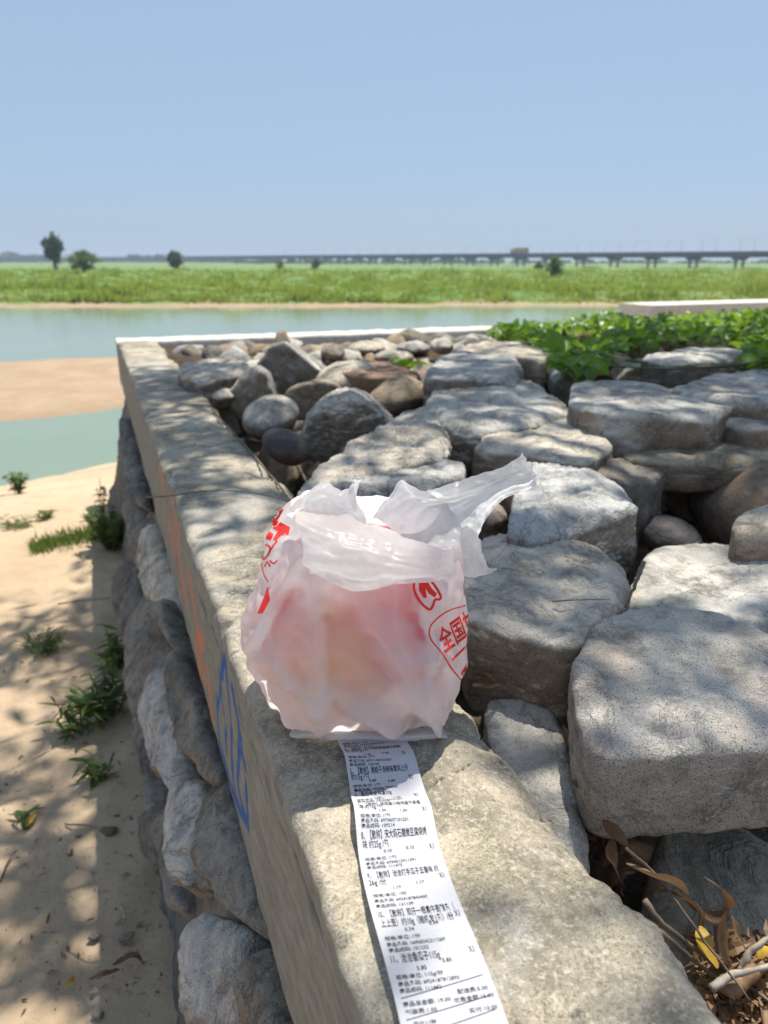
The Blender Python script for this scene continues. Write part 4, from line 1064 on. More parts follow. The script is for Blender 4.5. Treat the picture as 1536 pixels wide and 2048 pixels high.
# ------------------------------------------------------------------ snack packets inside
dg = bpy.context.evaluated_depsgraph_get(); dg.update()
_be = body.evaluated_get(dg); _bm = bmesh.new(); _bm.from_mesh(_be.data); _bm.transform(Matrix.Translation(bag.location)); BVH = BVHTree.FromBMesh(_bm); _bm.free()
def pack_mat(name, a, b, scale=14):
    k = NT(name); n = k.noise(k.coords(), scale, 2, .5); c = k.mix(k.rmap(n, .47, .53), a, b); return k.leafy(c, .3, .7)
def packet(label, px, py, D, w, h, t, rot, m, yaw=0.0, lean=0.0):
    c = Q(px, py, D); nu, nv = 26, 30
    u, v = np.meshgrid(np.linspace(-1, 1, nu), np.linspace(-1, 1, nv), indexing='ij')
    g = np.clip((1 - u ** 2) * (1 - np.clip(np.abs(v) * 1.08, 0, 1) ** 2.5), 0, 1) ** .5
    wr = 1 + .10 * fbm(np.stack([u * 3, v * 3, 0 * u + px], -1).reshape(-1, 3), 3).reshape(u.shape)
    x = u * w / 2 * (1 - .05 * (1 - v ** 2)); y = v * h / 2
    mt = Matrix.Rotation(yaw, 3, 'Z') @ Matrix.Rotation(lean, 3, 'X') @ Matrix.Rotation(rot, 3, 'Y')
    A = np.array(mt); parts = []
    for s in (-1, 1):
        p3 = np.stack([x, s * (t / 2 * g * wr + .0004), y], -1).reshape(-1, 3) @ A.T + c; parts.append((p3, grid_faces(nu, nv)))
    pv, pf = join(parts)
    for i in range(len(pv)):                                        # pressed against the film from inside
        r = Vector(pv[i] - EYE); h = BVH.ray_cast(Vector(EYE), r.normalized())
        if h[0] is not None and r.length < h[3] + .0022: pv[i] = np.array((Vector(EYE) + r.normalized() * (h[3] + .0022 + .0002 * (i >= len(pv) // 2)))[:])
    o = obj('snack_packet', pv, pf, m); tag(o, label, 'snack packet', 'packets inside the plastic bag'); return o
packet('yellow orange snack packet showing through the front of the bag', 690, 1296, .779, .085, .10, .042, .25, pack_mat('yellow_pack', (.95, .46, .04), (.92, .58, .16)), .1, -.1)
packet('pink snack packet showing through the bag beside the yellow one', 780, 1240, .786, .085, .12, .042, -.3, pack_mat('pink_pack', (.95, .04, .10), (.92, .16, .20)), -.15, -.1)
packet('pale pink snack packet standing at the left inside the bag', 600, 1250, .808, .070, .12, .036, .15, pack_mat('pale_pink_pack', (.90, .20, .20), (.88, .40, .34)), .3, .05)
packet('cream snack packet lying low inside the bag', 650, 1400, .825, .085, .06, .034, .3, pack_mat('cream_pack', (.88, .68, .50), (.86, .55, .44)), .1, -.2)
packet('buff snack packet low at the right inside the bag', 800, 1395, .835, .085, .065, .036, -.3, pack_mat('buff_pack', (.90, .60, .40), (.88, .46, .34)), -.2, -.2)
# ------------------------------------------------------------------ printing
def text_mesh(s, w=None, h=1.0, bold=.0):
    """flat vertices (x right, y up, cap height about h) and faces of a line of text, squeezed to width w if given"""
    cu = bpy.data.curves.new('line', 'FONT'); cu.body = s; cu.size = h * 1.35; cu.resolution_u = 2; cu.fill_mode = 'FRONT'; cu.offset = bold * h
    o = bpy.data.objects.new('line', cu); COL.objects.link(o)
    dg = bpy.context.evaluated_depsgraph_get(); me = bpy.data.meshes.new_from_object(o.evaluated_get(dg))
    v = np.empty(len(me.vertices) * 3); me.vertices.foreach_get('co', v); v = v.reshape(-1, 3)[:, :2]
    f = [tuple(q.vertices) for q in me.polygons]
    bpy.data.objects.remove(o); bpy.data.curves.remove(cu); bpy.data.meshes.remove(me)
    if w and len(v): v[:, 0] *= w / (v[:, 0].max() - min(0, v[:, 0].min()))
    return v, f
def split_long(v, f, lim):
    """cut a flat mesh finer so that it can follow a curved surface"""
    bm = bmesh.new(); vs = [bm.verts.new((a, b, 0)) for a, b in v]
    for q in f:
        try: bm.faces.new([vs[i] for i in q])
        except ValueError: pass
    bmesh.ops.triangulate(bm, faces=bm.faces)
    for _ in range(6):
        e = [x for x in bm.edges if x.calc_length() > lim]
        if not e: break
        bmesh.ops.subdivide_edges(bm, edges=e, cuts=1); bmesh.ops.triangulate(bm, faces=bm.faces)
    bm.verts.index_update()
    r = np.array([q.co[:2] for q in bm.verts]), [tuple(q.index for q in t.verts) for t in bm.faces]; bm.free(); return r
def stroke(pts, w, closed=False):
    p = np.array(pts, float)
    if closed: p = np.vstack([p, p[:1]])
    p = spline(p, len(p) * 5); t = np.gradient(p, axis=0); t /= np.linalg.norm(t, axis=1)[:, None] + 1e-9; n = np.stack([-t[:, 1], t[:, 0]], 1) * w / 2
    return np.concatenate([p + n, p - n]), [(i, i + 1, len(p) + i + 1, len(p) + i) for i in range(len(p) - 1)]
def onto_bag(name, v2, f, label=None):
    """lay a flat print, drawn in photo positions, on the film of the bag"""
    v2, f = split_long(np.asarray(v2, float), f, 5.0); out = np.empty((len(v2), 3)); ok = np.ones(len(v2), bool)
    for i, (a, b) in enumerate(v2):
        r = ray(a, b); r = r / np.linalg.norm(r); h = BVH.ray_cast(Vector(EYE), Vector(r))
        if h[0] is None: ok[i] = False; out[i] = 0; continue
        n = h[1] if h[1].dot(Vector(r)) < 0 else -h[1]
        out[i] = np.array(h[0][:]) + np.array(n[:]) * .0008
    f = [q for q in f if all(ok[i] for i in q) and max(np.linalg.norm(out[q[0]] - out[q[1]]), np.linalg.norm(out[q[1]] - out[q[2]]), np.linalg.norm(out[q[2]] - out[q[0]])) < .02]
    if not f: return None
    o = obj(name, out, f, M['red_ink'], bag, False)
    if label: o['label'] = label
    return o
K = 660 / 1536.
def C(*p): return [(440 + a * K, 880 + b * K) for a, b in p]
onto_bag('printed_frame', *stroke(C((1140, 770), (1060, 795), (1000, 840), (976, 880), (985, 930), (1030, 990), (1075, 1060), (1136, 1135)), 2.6))
onto_bag('printed_rule', *stroke(C((1078, 1025), (1110, 992), (1148, 955)), 4))
tv, tf = text_mesh('全国加盟', 4.0, 1.0, .03)
ex, ey, o0 = np.array([24., -17.]), np.array([13., 36.]), np.array([873., 1268.])
onto_bag('printed_text', o0 + tv[:, :1] * ex + (1 - tv[:, 1:]) * ey, tf)
onto_bag('printed_text', C((1118, 1085), (1146, 1040), (1146, 1090), (1130, 1080), (1140, 1110)), [(0, 1, 2, 3), (0, 3, 4)])
em = [stroke(C((912, 640), (902, 690), (925, 745), (972, 788), (990, 770), (1000, 745), (1028, 735), (1000, 680), (965, 640)), 5),
      (np.array(C((925, 650), (960, 650), (985, 690), (1010, 715), (1000, 735), (970, 715), (955, 690), (962, 735), (945, 735), (925, 700))), [(0, 1, 2, 9), (2, 3, 4, 5), (2, 5, 6, 9), (6, 7, 8, 9)])]
for a, b in em: onto_bag('printed_stroke', a, b)
em = [(np.array(C((285, 305), (300, 322), (268, 375), (328, 408), (318, 442), (285, 445), (262, 472), (248, 466), (268, 425), (240, 410), (238, 385))), [(0, 1, 2, 10), (2, 8, 9, 10), (2, 3, 4, 5), (2, 5, 8), (5, 6, 7, 8)]),
      (np.array(C((222, 420), (248, 440), (238, 470), (215, 462))), [(0, 1, 2, 3)]),
      stroke(C((205, 485), (235, 500), (228, 530), (205, 555), (200, 520)), 4, True), stroke(C((268, 470), (245, 500), (225, 540)), 3), stroke(C((232, 560), (250, 575), (268, 560)), 3), stroke(C((210, 590), (222, 568), (236, 590)), 3),
      stroke(C((196, 500), (194, 560), (205, 620), (226, 662)), 2.2)]
for a, b in em: onto_bag('printed_stroke', a, b)
onto_bag('printed_bar', C((226, 682), (234, 745), (200, 808), (176, 808), (205, 735)), [(0, 1, 2, 3, 4)])
# ------------------------------------------------------------------ till receipt
RL, RR = np.array([-.0569, .7646]), np.array([.0083, .4113])       # its left edge, far and near
rd = (RR - RL) / np.linalg.norm(RR - RL); rn = np.array([-rd[1], rd[0]]); RW = .080
RLEN = .50; R0 = RL - rd * .06                                      # it starts beneath the bag and runs on toward the viewer
def lift(v, u):
    """height of the paper above the coping"""
    k = v - .06
    w = .004 + .010 * np.exp(-((k - .055) / .026) ** 2) + .015 * np.exp(-((k - .150) / .028) ** 2) + .006 * np.exp(-((k - .30) / .06) ** 2) + .004 * np.sin(k * 34 + .5) * sstep(.1, .3, k) * .4
    return w * (.72 + .5 * (1 - u)) * sstep(.0, .06, v) + .003 * np.abs(u - .5) ** 2 + .0025
def RP(u, v, off=0.0):
    u = np.asarray(u, float); v = np.asarray(v, float)
    side = .0030 * np.sin((v - .06) * 21) + .004 * sstep(.10, .16, v) * sstep(.26, .18, v) * 0
    xy = R0 + v[..., None] * rd + (u[..., None] * RW + side[..., None]) * rn
    return np.concatenate([xy, (WT + lift(v, u) + off)[..., None]], -1)
k = NT('thermal_paper'); n = k.noise(k.coords(), 260, 3, .6)
M['paper'] = k.leafy(k.mix(k.rmap(n, .3, .7), (.49, .50, .54), (.53, .54, .58)), .65, .12, (.8, .8, .8), k.bump(k.noise(k.coords(), 30, 2), .08, .004))
M['ink'] = plain('thermal_ink', (.025, .025, .04), .9, .02, .3, 300)
rec = empty('receipt', tuple(RP(.5, .25))); tag(rec, 'long white printed till receipt running out from under the plastic bag', 'receipt')
uu, vv = np.meshgrid(np.linspace(0, 1, 15), np.linspace(0, RLEN, 190), indexing='ij')
obj('paper', RP(uu, vv).reshape(-1, 3), grid_faces(15, 190), M['paper'], rec)
def where(px, py):
    """position on the paper seen at that photo position -> (u, v)"""
    p = P(px, py, WT + .010)[:2] - R0; return p @ rn / RW, p @ rd
def line(s, px, py, w, h, x_end=None):
    """one printed line starting at photo position px, py; w = width as a share of the paper, h = height in metres"""
    u0, v0 = where(px, py); v, f = text_mesh(s, w, 1.0, .006)
    if not len(v): return
    obj('printed_line', RP(u0 + v[:, 0], v0 - v[:, 1] * h, .0004), f, M['ink'], rec, False)
def c2(x, y): return 640 + x * 400 / 1536., 1460 + y * 300 / 1152.
def c3(x, y): return 680 + x * 400 / 1536., 1740 + y * 308 / 1183.
BIG, SM = .0068, .0034
def item(cc, rows, big, qty, prices, info):
    for (x, y), s, w in big: line(s, *cc(x, y), w, BIG)
    line(qty[1], *cc(*qty[0]), .055, BIG)
    for (x, y), s in prices: line(s, *cc(x, y), .10, SM * 1.1)
    for (x, y), s, w in info: line(s, *cc(x, y), w, SM)
item(c2, 0, [((175, 192), '4、【散称】可可宾醺香蛋黄风味锅', .82), ((187, 220), '巴 约57g /包', .32)], ((612, 212), 'X3'), [((460, 218), '5.40'), ((325, 242), '1.80')],
     [((165, 112), '规格/单位: //包', .38), ((170, 132), '商品条码: 6940188805700', .60), ((178, 152), '商品编码: 101222', .42)])
item(c2, 0, [((212, 362), '5、【散称】湘蛙子泡椒味素凤上仔', .82), ((222, 395), '约15g /包', .25)], ((665, 365), 'X1'), [((505, 392), '0.89'), ((360, 398), '0.89')],
     [((200, 276), '规格/单位: //包', .38), ((206, 300), '商品条码: 6971140722070', .60), ((210, 322), '商品编码: 120102', .42)])
item(c2, 0, [((252, 518), '6、香巴佬卤鸡蛋30g', .50)], ((712, 512), 'X1'), [((552, 535), '1.60'), ((402, 535), '1.60')],
     [((236, 442), '规格/单位: //包', .38), ((242, 468), '商品条码: 6977461700005', .60), ((248, 478), '商品编码: 109641', .42)])
item(c2, 0, [((288, 668), '7、【散称】润成蛋小妹鸡蛋干酱香', .82), ((304, 698), '味 约15g /包', .30)], ((788, 668), 'X1'), [((614, 690), '1.00'), ((452, 705), '1.00')],
     [((270, 572), '规格/单位: 30g/个', .38), ((276, 597), '商品条码: 6932042701501', .60), ((282, 616), '商品编码: 121664', .42)])
item(c2, 0, [((332, 868), '8、【散称】宋大妈石磨嫩豆腐烧烤', .82), ((346, 918), '味 约25g /包', .32)], ((862, 896), 'X1'), [((680, 905), '0.10'), ((508, 935), '0.10')],
     [((316, 758), '规格/单位: //包', .38), ((322, 785), '商品条码: 6970607101201', .60), ((328, 812), '商品编码: 109214', .42)])
item(c2, 0, [((392, 1142), '9、【散称】洽洽打手瓜子五香味 约', .84)], ((946, 1120), 'X1'), [],
     [((368, 1004), '规格/单位: //包', .38), ((376, 1038), '商品条码: 6934512911391', .60), ((386, 1068), '商品编码: 111475', .42)])
item(c3, 0, [((250, 124), '26g /份', .20), ((308, 386), '10、【散称】双仔一根素牛筋辣条（', .86), ((330, 458), '上上签）约10g（随机发1条）/份', .80)], ((900, 352), 'X1'), [((430, 146), '1.17'), ((608, 98), '1.17')],
     [((280, 222), '规格/单位: //份', .38), ((288, 266), '商品条码: 6924187843400', .60), ((297, 308), '商品编码: 131139', .42)])
item(c3, 0, [((380, 738), '11、洽洽香瓜子115g', .52)], ((990, 630), 'X1'), [((508, 482), '0.34'), ((696, 424), '0.34'), ((580, 780), '5.85'), ((778, 712), '5.85')],
     [((350, 566), '规格/单位: //份', .38), ((362, 614), '商品条码: 16958242211269', .62), ((374, 658), '商品编码: 151232', .42),
      ((416, 862), '规格/单位: 115g/份', .48), ((430, 914), '商品条码: 6924187812895', .62), ((438, 964), '商品编码: 111442', .42),
      ((460, 1066), '商品总金额: 19.00', .47), ((476, 1126), '包装费:1.00', .31), ((880, 948), '配送费:5.00', .31), ((852, 1016), '优惠金额:15.00', .40), ((968, 1092), '实付:10.00', .28), ((536, 1212), '共计11种', .22)])
for (a, b), (c, d) in (((445, 1002), (1078, 797)), ((480, 1166), (1130, 952)), ((540, 1290), (1168, 1060))):
    u0, v0 = where(*c3(a, b)); u1, v1 = where(*c3(c, d)); t = np.linspace(0, 1, 24); u = u0 + (u1 - u0) * t; v = v0 + (v1 - v0) * t
    obj('printed_rule', np.concatenate([RP(u, v - .0003, .0004), RP(u, v + .0003, .0004)]), [(i, i + 1, 25 + i, 24 + i) for i in range(23)], M['ink'], rec, False)
# ------------------------------------------------------------------ creeping vine on the stones
def leaf_shape(L, w, heart=.25, curl=.15, seed=0, n=5):
    """one broad leaf with a folded midrib, pointing along +x from its stalk"""
    t = np.linspace(0, 1, n + 1); half = np.sin(np.pi * np.clip(t * .86 + .14, 0, 1)) ** .75 * w / 2; half[-1] = 0.0005
    z = -curl * L * t ** 2; y0 = 0 * t
    mid = np.stack([t * L, y0, z], 1); lf = np.stack([t * L - heart * w * .3 * (t < .25), half, z + half * .45], 1); rt = lf * [1, -1, 1]
    v = np.concatenate([mid, lf, rt]); m = n + 1; f = []
    for i in range(n): f += [(i, i + 1, m + i + 1, m + i), (2 * m + i, 2 * m + i + 1, i + 1, i)]
    return v, f
rs = np.random.RandomState(3)
vine = empty('creeping_vine', tuple(P(1330, 690, 1.05))); tag(vine, 'bright green creeping vine spreading over the stones', 'vine')
edge_lo = np.array([(985, 664), (1040, 688), (1100, 700), (1118, 738), (1190, 742), (1215, 700), (1300, 684), (1400, 678), (1480, 690), (1500, 728), (1640, 740)])
edge_hi = np.array([(985, 660), (1050, 654), (1110, 644), (1200, 626), (1300, 640), (1350, 634), (1420, 626), (1536, 614), (1640, 608)])
leaves = []
while len(leaves) < 3000:
    x = rs.uniform(985, 1620); lo = np.interp(x, edge_lo[:, 0], edge_lo[:, 1]); hi = np.interp(x, edge_hi[:, 0], edge_hi[:, 1])
    y = rs.uniform(hi, lo)
    if y > lo - 6 and rs.uniform() < .3: continue
    t = (y - hi) / (lo - hi); z = 1.105 + .04 * math.sin(x * .021) + .03 * rs.normal()
    if x > 1490: z += .05
    if 1100 < x < 1240 and y > 690: z = 1.16 + .03 * rs.normal()
    p = P(x, y, z)
    if p[1] > 7.5 or p[1] < 2.6: continue
    leaves.append((p[1], p))
for px, py in [(805, 722), (815, 728), (795, 718), (825, 732), (800, 735), (835, 726), (812, 738), (790, 728)]: leaves.append((3.9, P(px, py, 1.08)))
leaves.sort(key=lambda q: q[0] * .9 + rs.uniform(0, .6))
shapes = [mesh('leaf', *leaf_shape(L, L * .68, .3, c), M['vine_leaf']) for L, c in ((.068, .25), (.078, .1), (.056, .4), (.085, .3))]
extra = []
for i, (d, p) in enumerate(leaves):
    e = Euler((rs.normal() * .5, rs.normal() * .5 - .1, rs.uniform(0, 2 * math.pi)))
    if i % 5 == 0 or len(vine.children) < 60:
        if len(vine.children) < 298:
            o = link('leaf', shapes[i % 4], vine, tuple(p - np.array(vine.location))); o.rotation_euler = e; o.scale = [rs.uniform(.7, 1.25)] * 3; continue
    v, f = leaf_shape(rs.uniform(.045, .085), rs.uniform(.032, .055), .3, rs.uniform(.05, .4), 0, 3)
    extra.append((v @ np.array(e.to_matrix()).T + p, f))
o = obj('foliage', *join(extra), M['vine_leaf'], vine); o['kind'] = 'stuff'
st = []
for i in range(0, len(leaves) - 40, 9):
    a = leaves[i][1]; b = leaves[i + rs.randint(1, 40)][1]
    if np.linalg.norm(a - b) < .7: st.append(tube(spline([a - [0, 0, .02], (a + b) / 2 - [0, 0, .05], b - [0, 0, .02]], 5), .0035, 4))
obj('stems', *join(st), M['stem'], vine)
# earth hump beneath the vine
hx, hy = np.meshgrid(np.linspace(.6, 7.5, 70), np.linspace(3.55, 7.6, 50), indexing='ij')
hp = np.stack([hx, hy, 0 * hx], -1).reshape(-1, 3)
inside = sstep(.55, 1.1, (hx / hy) * 5.2 - .55 + .12 * fbm(hp * 1.3, 3).reshape(hx.shape)) * sstep(3.55, 4.3, hy)
hz = .62 + inside * .36 + .03 * fbm(hp * 4, 3).reshape(hx.shape) - 1.2 * sstep(6.9, 7.6, hy)
tag(obj('earth_hump', np.stack([hx, hy, hz], -1).reshape(-1, 3), grid_faces(70, 50), M['soil'], origin=(0, 0, 0)), 'dark earth under the creeping vine', kind='structure')
# dry brown vine bits
db = []
for _ in range(240):
    px, py = rs.choice([1290, 1330, 1270, 1180, 1160]) + rs.normal() * 22, 682 + rs.normal() * 6 + 0
    if rs.uniform() < .3: px, py = 1170 + rs.normal() * 15, 722 + rs.normal() * 10
    p = P(px, py, 1.13); v, f = leaf_shape(rs.uniform(.03, .07), .02, .2, .5, 0, 3); db.append((v @ np.array(Euler(rs.uniform(0, 6, 3)).to_matrix()).T + p, f))
o = obj('dead_leaves', *join(db), M['vine_dry'], vine); o['kind'] = 'stuff'

# ------------------------------------------------------------------ weeds and grass on the sand
def on_sand(px, py):
    z = 0.0
    for _ in range(6): p = P(px, py, z); z = float(ground_z(np.array([[p[0]]]), np.array([[p[1]]]))[0][0, 0])
    return P(px, py, z)
def weed(name, label, px, py, h, r, ns, nl, L, w, seed, m='weed', cat='weed', group=None, upright_=.6):
    rs = np.random.RandomState(seed); b = on_sand(px, py); root = empty(name, tuple(b)); tag(root, label, cat, group)
    stv, lv = [], []
    for _ in range(ns):
        a = rs.uniform(0, 2 * math.pi); q = rs.uniform(.2, 1) * r; hh = h * rs.uniform(.55, 1.05)
        tip = b + np.array([math.cos(a) * q, math.sin(a) * q, hh]); s0 = b + np.array([math.cos(a) * q * .25, math.sin(a) * q * .25, -.01])
        path = spline([s0, s0 * .45 + tip * .55 + [0, 0, hh * .12], tip], 7); stv.append(tube(path, np.linspace(.0032, .001, 7) * (h / .25 + .3), 4))
        for _ in range(nl):
            t = rs.uniform(.2, 1); p = path[int(t * 6)]; l = L * rs.uniform(.6, 1.2); v, f = leaf_shape(l, w * rs.uniform(.7, 1.2), .1, rs.uniform(.1, .5), 0, 4)
            e = Euler((rs.normal() * .4, -rs.uniform(-.2, 1.0) * upright_, rs.uniform(0, 6.28))); lv.append((v @ np.array(e.to_matrix()).T + p, f))
    obj('stems', *join(stv), M['stem'], root); obj('leaves', *join(lv), M[m], root)
    return root
weed('weed_bush', 'dark green weed bush against the shaded foot of the wall', 228, 1095, .27, .20, 40, 18, .04, .014, 1, cat='weed')
weed('weed_sprig', 'tall thin weed sprig rising above the dark weed bush', 207, 1055, .33, .06, 4, 16, .035, .014, 2)
weed('weed_plant', 'leafy weed with narrow pointed leaves at the foot of the wall', 218, 1435, .19, .14, 16, 10, .07, .014, 3)
weed('weed_plant', 'pale weed with spreading leaves left of the narrow-leaved one', 165, 1470, .13, .11, 9, 8, .06, .013, 4)
weed('weed_plant', 'small weed in the wall shadow above the narrow-leaved one', 240, 1330, .17, .12, 12, 9, .06, .016, 5)
weed('shore_weed', 'bright green tuft growing at the water edge', 38, 984, .17, .11, 18, 12, .05, .018, 6, cat='weed')
weed('grass_tuft', 'dull green tuft on the shaded sand', 82, 1298, .07, .13, 40, 4, .05, .006, 7, cat='grass tuft')
weed('grass_tuft', 'tiny green tuft on the sunlit sand', 92, 1037, .06, .09, 22, 4, .05, .01, 8, cat='grass tuft')
weed('grass_tuft', 'yellowish flat tuft on the sunlit sand by the left photo edge', 35, 1052, .05, .16, 26, 4, .05, .01, 9, cat='grass tuft')
weed('seedling', 'yellow green seedling with a stem on the dappled sand', 62, 1640, .05, .05, 4, 4, .05, .012, 10, cat='seedling')
weed('seedling', 'thin seedling on the sand beside the leafy weed', 262, 1290, .12, .05, 5, 6, .05, .012, 11, cat='seedling')
weed('seedling', 'sprout in the wall shadow among the dead leaves', 205, 1560, .08, .08, 8, 6, .05, .012, 14, cat='seedling')
# a low mat of grass
rs = np.random.RandomState(31); gv = []
for _ in range(1500):
    x = rs.uniform(60, 245); p = on_sand(x, 1098 - (x - 60) * .16 + rs.normal() * 7) if len(gv) < 1 else None
    p = P(x, 1098 - (x - 60) * .22 + rs.normal() * 8, -.03); th = rs.uniform(0, 6.28); h = rs.uniform(.02, .06); w = .004
    a = np.array([math.cos(th) * w, math.sin(th) * w, 0]); t = np.array([rs.normal() * .02, rs.normal() * .02, h])
    gv.append((np.array([p - a, p + a, p + t]), [(0, 1, 2)]))
tag(obj('grass', *join(gv), M['weed'], None, False), 'low mat of yellow green grass on the sand', 'grass', kind='stuff')
# crumbs, bark bits and dead leaf scraps on the sand
rs = np.random.RandomState(33); gv = []
spots = [(60, 1330, 60, 25), (170, 1320, 60, 25), (30, 1560, 40, 40), (90, 1680, 60, 30), (150, 1720, 60, 50), (170, 1800, 60, 60), (60, 1900, 70, 60), (215, 1960, 45, 30), (280, 1560, 40, 60), (280, 1700, 30, 60), (220, 1530, 40, 60), (320, 1950, 40, 60), (150, 1190, 80, 70), (190, 1440, 50, 40)]
for _ in range(650):
    a = spots[rs.randint(len(spots))]; p = P(a[0] + rs.normal() * a[2], a[1] + rs.normal() * a[3], 0.0)
    if p @ WN > .02: continue
    p[2] = float(ground_z(np.array([[p[0]]]), np.array([[p[1]]]))[0][0, 0]) + .003
    L = .005 + .022 * rs.uniform() ** 3; v, f = leaf_shape(L, L * rs.uniform(.08, .4), .1, rs.uniform(0, .8), 0, 2); gv.append((v @ np.array(Euler((rs.normal() * .4, rs.normal() * .3, rs.uniform(0, 6.28))).to_matrix()).T + p, f))
tag(obj('litter', *join(gv), M['dry_dark'], None, False), 'scraps of dead leaves and bark strewn on the sand', 'litter', kind='stuff')
# ------------------------------------------------------------------ twigs, dead leaves, pebbles
def twig(label, path, r, m='twig', name='twig', n=18):
    pts = spline(np.array([P(*q) for q in path]), n); pts = pts + .0012 * np.stack([fbm(pts * 40 + q, 2) for q in range(3)], 1) * (r / .002)
    v, f = tube(pts, np.linspace(r, r * .45, n) * (1 + .18 * fbm1(np.arange(n) * .7, r * 900)), 7); v = lumpy(v, f, r * .2, 120)
    return tag(obj(name, v, f, M[m]), label, 'twig')
def long_leaf(label, path, w, m='dry_leaf', fold=.35, roll=0.0, name='dry_leaf'):
    """a long narrow dead leaf along a path of (photo x, photo y, height)"""
    n = 22; p = spline(np.array([P(*q) for q in path]), n); t = np.gradient(p, axis=0); t /= np.linalg.norm(t, axis=1)[:, None]
    s = np.cross(t, [0, 0, 1.0]); s /= np.linalg.norm(s, axis=1)[:, None] + 1e-9; up = np.cross(s, t); u = np.linspace(0, 1, n)
    ang = roll + .8 * np.sin(u * 2.2 + w * 300); s, up = s * np.cos(ang)[:, None] + up * np.sin(ang)[:, None], up * np.cos(ang)[:, None] - s * np.sin(ang)[:, None]
    hw = (w / 2) * np.clip(np.sin(np.pi * (u * .94 + .03)), .03, 1) ** .8 * (1 + .08 * fbm1(u * 9, w * 1000))
    rows = [p + s * (hw * k)[:, None] + up * (fold * hw * abs(k))[:, None] for k in (-1, -.5, 0, .5, 1)]
    v = np.stack(rows, 1).reshape(-1, 3); return tag(obj(name, v, grid_faces(n, 5), M[m]), label, 'leaf')
twig('dark twig lying along the inner edge of the coping behind the bag', [(425, 818, 1.012), (452, 850, 1.008), (500, 902, 1.006), (545, 956, 1.006), (586, 1006, 1.012)], .0042)
twig('thin curved twig lying across the coping behind the bag', [(292, 994, 1.004), (345, 991, 1.014), (400, 983, 1.016), (460, 981, 1.016), (530, 990, 1.010), (578, 1004, 1.008)], .0022)
twig('thin stick jammed upright in the crack left of the pale smooth boulder', [(1288, 1125, 1.03), (1270, 1170, 1.03), (1252, 1215, 1.02)], .0045)
twig('short straw lying on the flat-topped rock behind the bag', [(1105, 1202, 1.035), (1160, 1200, 1.036), (1220, 1199, 1.037)], .0016, 'dry_leaf')
twig('bent twig in the dark hollow under the long low boulder', [(1335, 940, .98), (1400, 930, 1.0), (1460, 925, 1.0)], .004)
twig('long brown twig running beside the coping into the leaf litter', [(1290, 1800, .90), (1330, 1850, .88), (1400, 1905, .85), (1470, 1955, .83), (1550, 2010, .83)], .0036)
twig('second brown twig below the long one beside the coping', [(1320, 1862, .88), (1370, 1905, .86), (1420, 1945, .84), (1480, 2000, .83)], .003)
twig('straight brown stem crossing over the leaf litter', [(1250, 1695, .93), (1320, 1760, .90), (1400, 1870, .88), (1500, 2000, .86)], .0022)
twig('bleached grey forked twig on the leaf litter', [(1425, 1975, .86), (1470, 1945, .865), (1515, 1935, .87), (1570, 1930, .87)], .0045, 'twig_grey')
twig('bleached grey stick slanting over the leaf litter at the photo edge', [(1480, 1945, .84), (1505, 1905, .86), (1560, 1860, .88)], .0048, 'twig_grey')
twig('thick broken stub of brown wood in the leaf litter', [(1452, 1998, .835), (1480, 1972, .84), (1505, 1950, .845), (1530, 1925, .85)], .0125, 'dry_leaf', 'wood_stub')
long_leaf('dark dead leaf at the top of the crack beside the coping', [(1206, 1640, .93), (1232, 1668, .93), (1260, 1702, .92)], .016, 'dry_dark')
long_leaf('brown dead leaf hanging down the crack beside the coping', [(1226, 1676, .92), (1222, 1718, .91), (1238, 1756, .90)], .016, 'dry_dark', .3, .8)
long_leaf('pale tan curled dead leaf on the sandy slab', [(1252, 1728, .91), (1300, 1752, .91), (1345, 1768, .90), (1376, 1790, .88)], .022, 'dry_leaf', .5)
long_leaf('wide dark brown dead leaf below the pale tan one', [(1300, 1778, .89), (1350, 1790, .89), (1392, 1818, .88), (1402, 1858, .86)], .024, 'dry_dark', .3)
long_leaf('thin dead leaf curling up to a pointed tip', [(1370, 1800, .88), (1420, 1832, .87), (1458, 1826, .88), (1450, 1788, .91), (1408, 1754, .93)], .013, 'dry_dark', .4)
long_leaf('bright yellow dead leaf in the leaf litter', [(1400, 1852, .87), (1412, 1895, .865), (1436, 1936, .85)], .022, 'yellow_leaf', .2, -.5)
long_leaf('twisted brown leaf right of the yellow leaf', [(1440, 1845, .88), (1440, 1890, .86), (1456, 1940, .84)], .014, 'dry_dark', .4, .6)
long_leaf('pale twisted leaf standing behind the yellow leaf', [(1462, 1830, .89), (1475, 1870, .87), (1490, 1900, .85)], .012, 'dry_leaf', .4, .6)
long_leaf('fibrous strip of bark leaning on the leaf litter', [(1452, 1822, .90), (1446, 1860, .88), (1450, 1905, .86), (1462, 1935, .85)], .010, 'dry_leaf', .8)
long_leaf('small yellow leaf at the photo edge on the leaf litter', [(1516, 1915, .84), (1535, 1900, .85), (1560, 1895, .85)], .02, 'yellow_leaf', .2)
long_leaf('brown curled leaf half way down the crack by the granite boulder', [(1142, 1562, .94), (1162, 1576, .93), (1184, 1562, .93)], .018, 'dry_leaf', .7)
long_leaf('brown leaf stuck in the crack above the curled one', [(1148, 1530, .93), (1165, 1548, .93), (1180, 1566, .92)], .018, 'dry_dark', .3, .5)
long_leaf('narrow leaf in the crack beside the low pale slab', [(1126, 1450, .95), (1136, 1480, .94), (1152, 1508, .93)], .010, 'dry_dark', .3)
long_leaf('dead leaf lying beside the bag on the rough mortar', [(935, 1345, .965), (965, 1355, .965), (992, 1367, .96)], .022, 'dry_dark', .3)
long_leaf('second dead leaf below the one beside the bag', [(945, 1370, .955), (975, 1377, .955), (1000, 1371, .95)], .02, 'dry_leaf', .4)
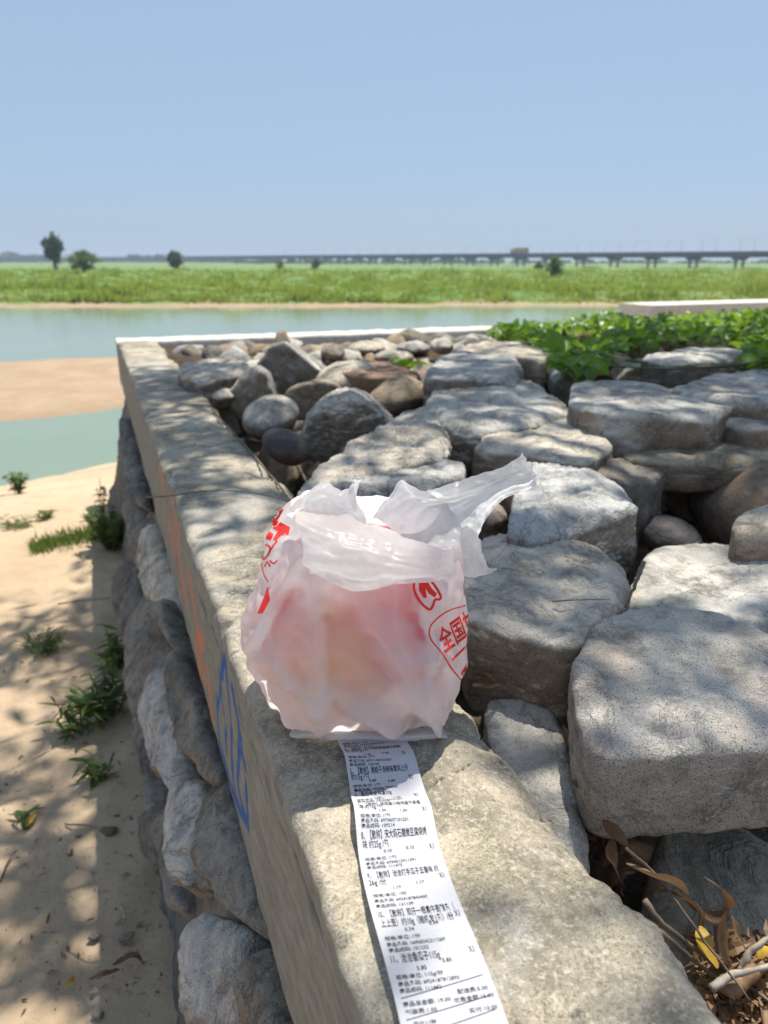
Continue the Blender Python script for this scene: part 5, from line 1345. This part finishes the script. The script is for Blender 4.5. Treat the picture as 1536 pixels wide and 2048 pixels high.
long_leaf('crumpled dead leaf on the shaded sand by the wall foot', [(180, 1960, .02), (215, 1950, .03), (240, 1940, .02)], .02, 'dry_dark', .9)
long_leaf('rolled brown leaf near the crumpled one on the sand', [(225, 1930, .02), (265, 1915, .03), (285, 1925, .02)], .018, 'dry_dark', .9)
long_leaf('small orange leaf on the dappled sand', [(130, 1975, .01), (142, 1962, .015), (150, 1952, .01)], .012, 'yellow_leaf')
long_leaf('green and yellow fallen leaf on the dappled sand', [(50, 1655, .01), (60, 1640, .02), (75, 1625, .01)], .014, 'yellow_leaf')
twig('thin dark twig on the sunlit sand', [(115, 1208, .012), (160, 1202, .014), (220, 1196, .01)], .004)
twig('thin twig on the shaded sand beside the wall foot', [(130, 1648, .01), (165, 1650, .02), (195, 1655, .012)], .0025)
twig('curved twig on the dappled sand', [(0, 1765, .01), (20, 1715, .015), (35, 1700, .01)], .003)
twig('small pale twig in the wall shadow', [(240, 1808, .02), (250, 1830, .02), (246, 1850, .015)], .004, 'twig_grey')
# loose litter of leaf scraps between the slabs
rs = np.random.RandomState(51); gv = []
for _ in range(900):
    px, py = rs.uniform(1400, 1570), rs.uniform(1870, 2060)
    if (px - 1400) * .75 + 1850 > py + 95: continue
    p = P(px, py, .80 + rs.uniform(0, .03)); L = rs.uniform(.006, .03); v, f = leaf_shape(L, L * rs.uniform(.12, .5), .1, rs.uniform(0, .8), 0, 2)
    gv.append((v @ np.array(Euler((rs.normal() * .6, rs.normal() * .5, rs.uniform(0, 6.28))).to_matrix()).T + p, f))
tag(obj('litter', *join(gv), M['dry_leaf'], None, False), 'brown leaf litter caught between the sandy slab and the coping', 'litter', kind='stuff')
gv = []
for _ in range(500):
    px = rs.uniform(1000, 1250); py = 1380 + (px - 1000) * 1.5 + rs.normal() * 25; p = P(px, py, .80); p[2] = .78 + rs.uniform(0, .05)
    L = rs.uniform(.006, .03); v, f = leaf_shape(L, L * rs.uniform(.12, .5), .1, rs.uniform(0, .8), 0, 2); gv.append((v @ np.array(Euler(rs.uniform(0, 6, 3)).to_matrix()).T + p, f))
tag(obj('litter', *join(gv), M['dry_dark'], None, False), 'dark leaf scraps deep in the crack beside the coping', 'litter', kind='stuff')
# pebbles on the sand
for lab, px, py, r in (('small grey pebble in the wall shadow on the sand', 252, 1872, .022), ('pale pebble at the edge of the wall shadow', 188, 1872, .018), ('round pebble near the wall foot under the dark cavity', 374, 1925, .015), ('grey stone chip by the weeds in the shadow', 220, 1660, .03), ('brown pebble at the very bottom of the sand', 195, 2030, .016)):
    p = P(px, py, .01); e = np.random.RandomState(px).normal(size=(14, 3)); e /= np.linalg.norm(e, axis=1)[:, None]
    stone('pebble', lab, 'pebble', p + e * [r, r * .7, r * .45], 'dirty_shaded', 8, .1, 3, 2)
# ------------------------------------------------------------------ summer haze in the air
k = NT('haze'); pv = k.n('VolumePrincipled')
pv.inputs['Color'].default_value = (.70, .82, 1.0, 1); pv.inputs['Density'].default_value = .00055; pv.inputs['Anisotropy'].default_value = 0
k.t.links.new(pv.outputs[0], k.out.inputs['Volume'])
v, f = box(-1500, 1500, -60, 1700, -5.5, 16)
tag(obj('haze', v, f, k.m, None, False), 'thin blue summer haze in the air', kind='stuff')
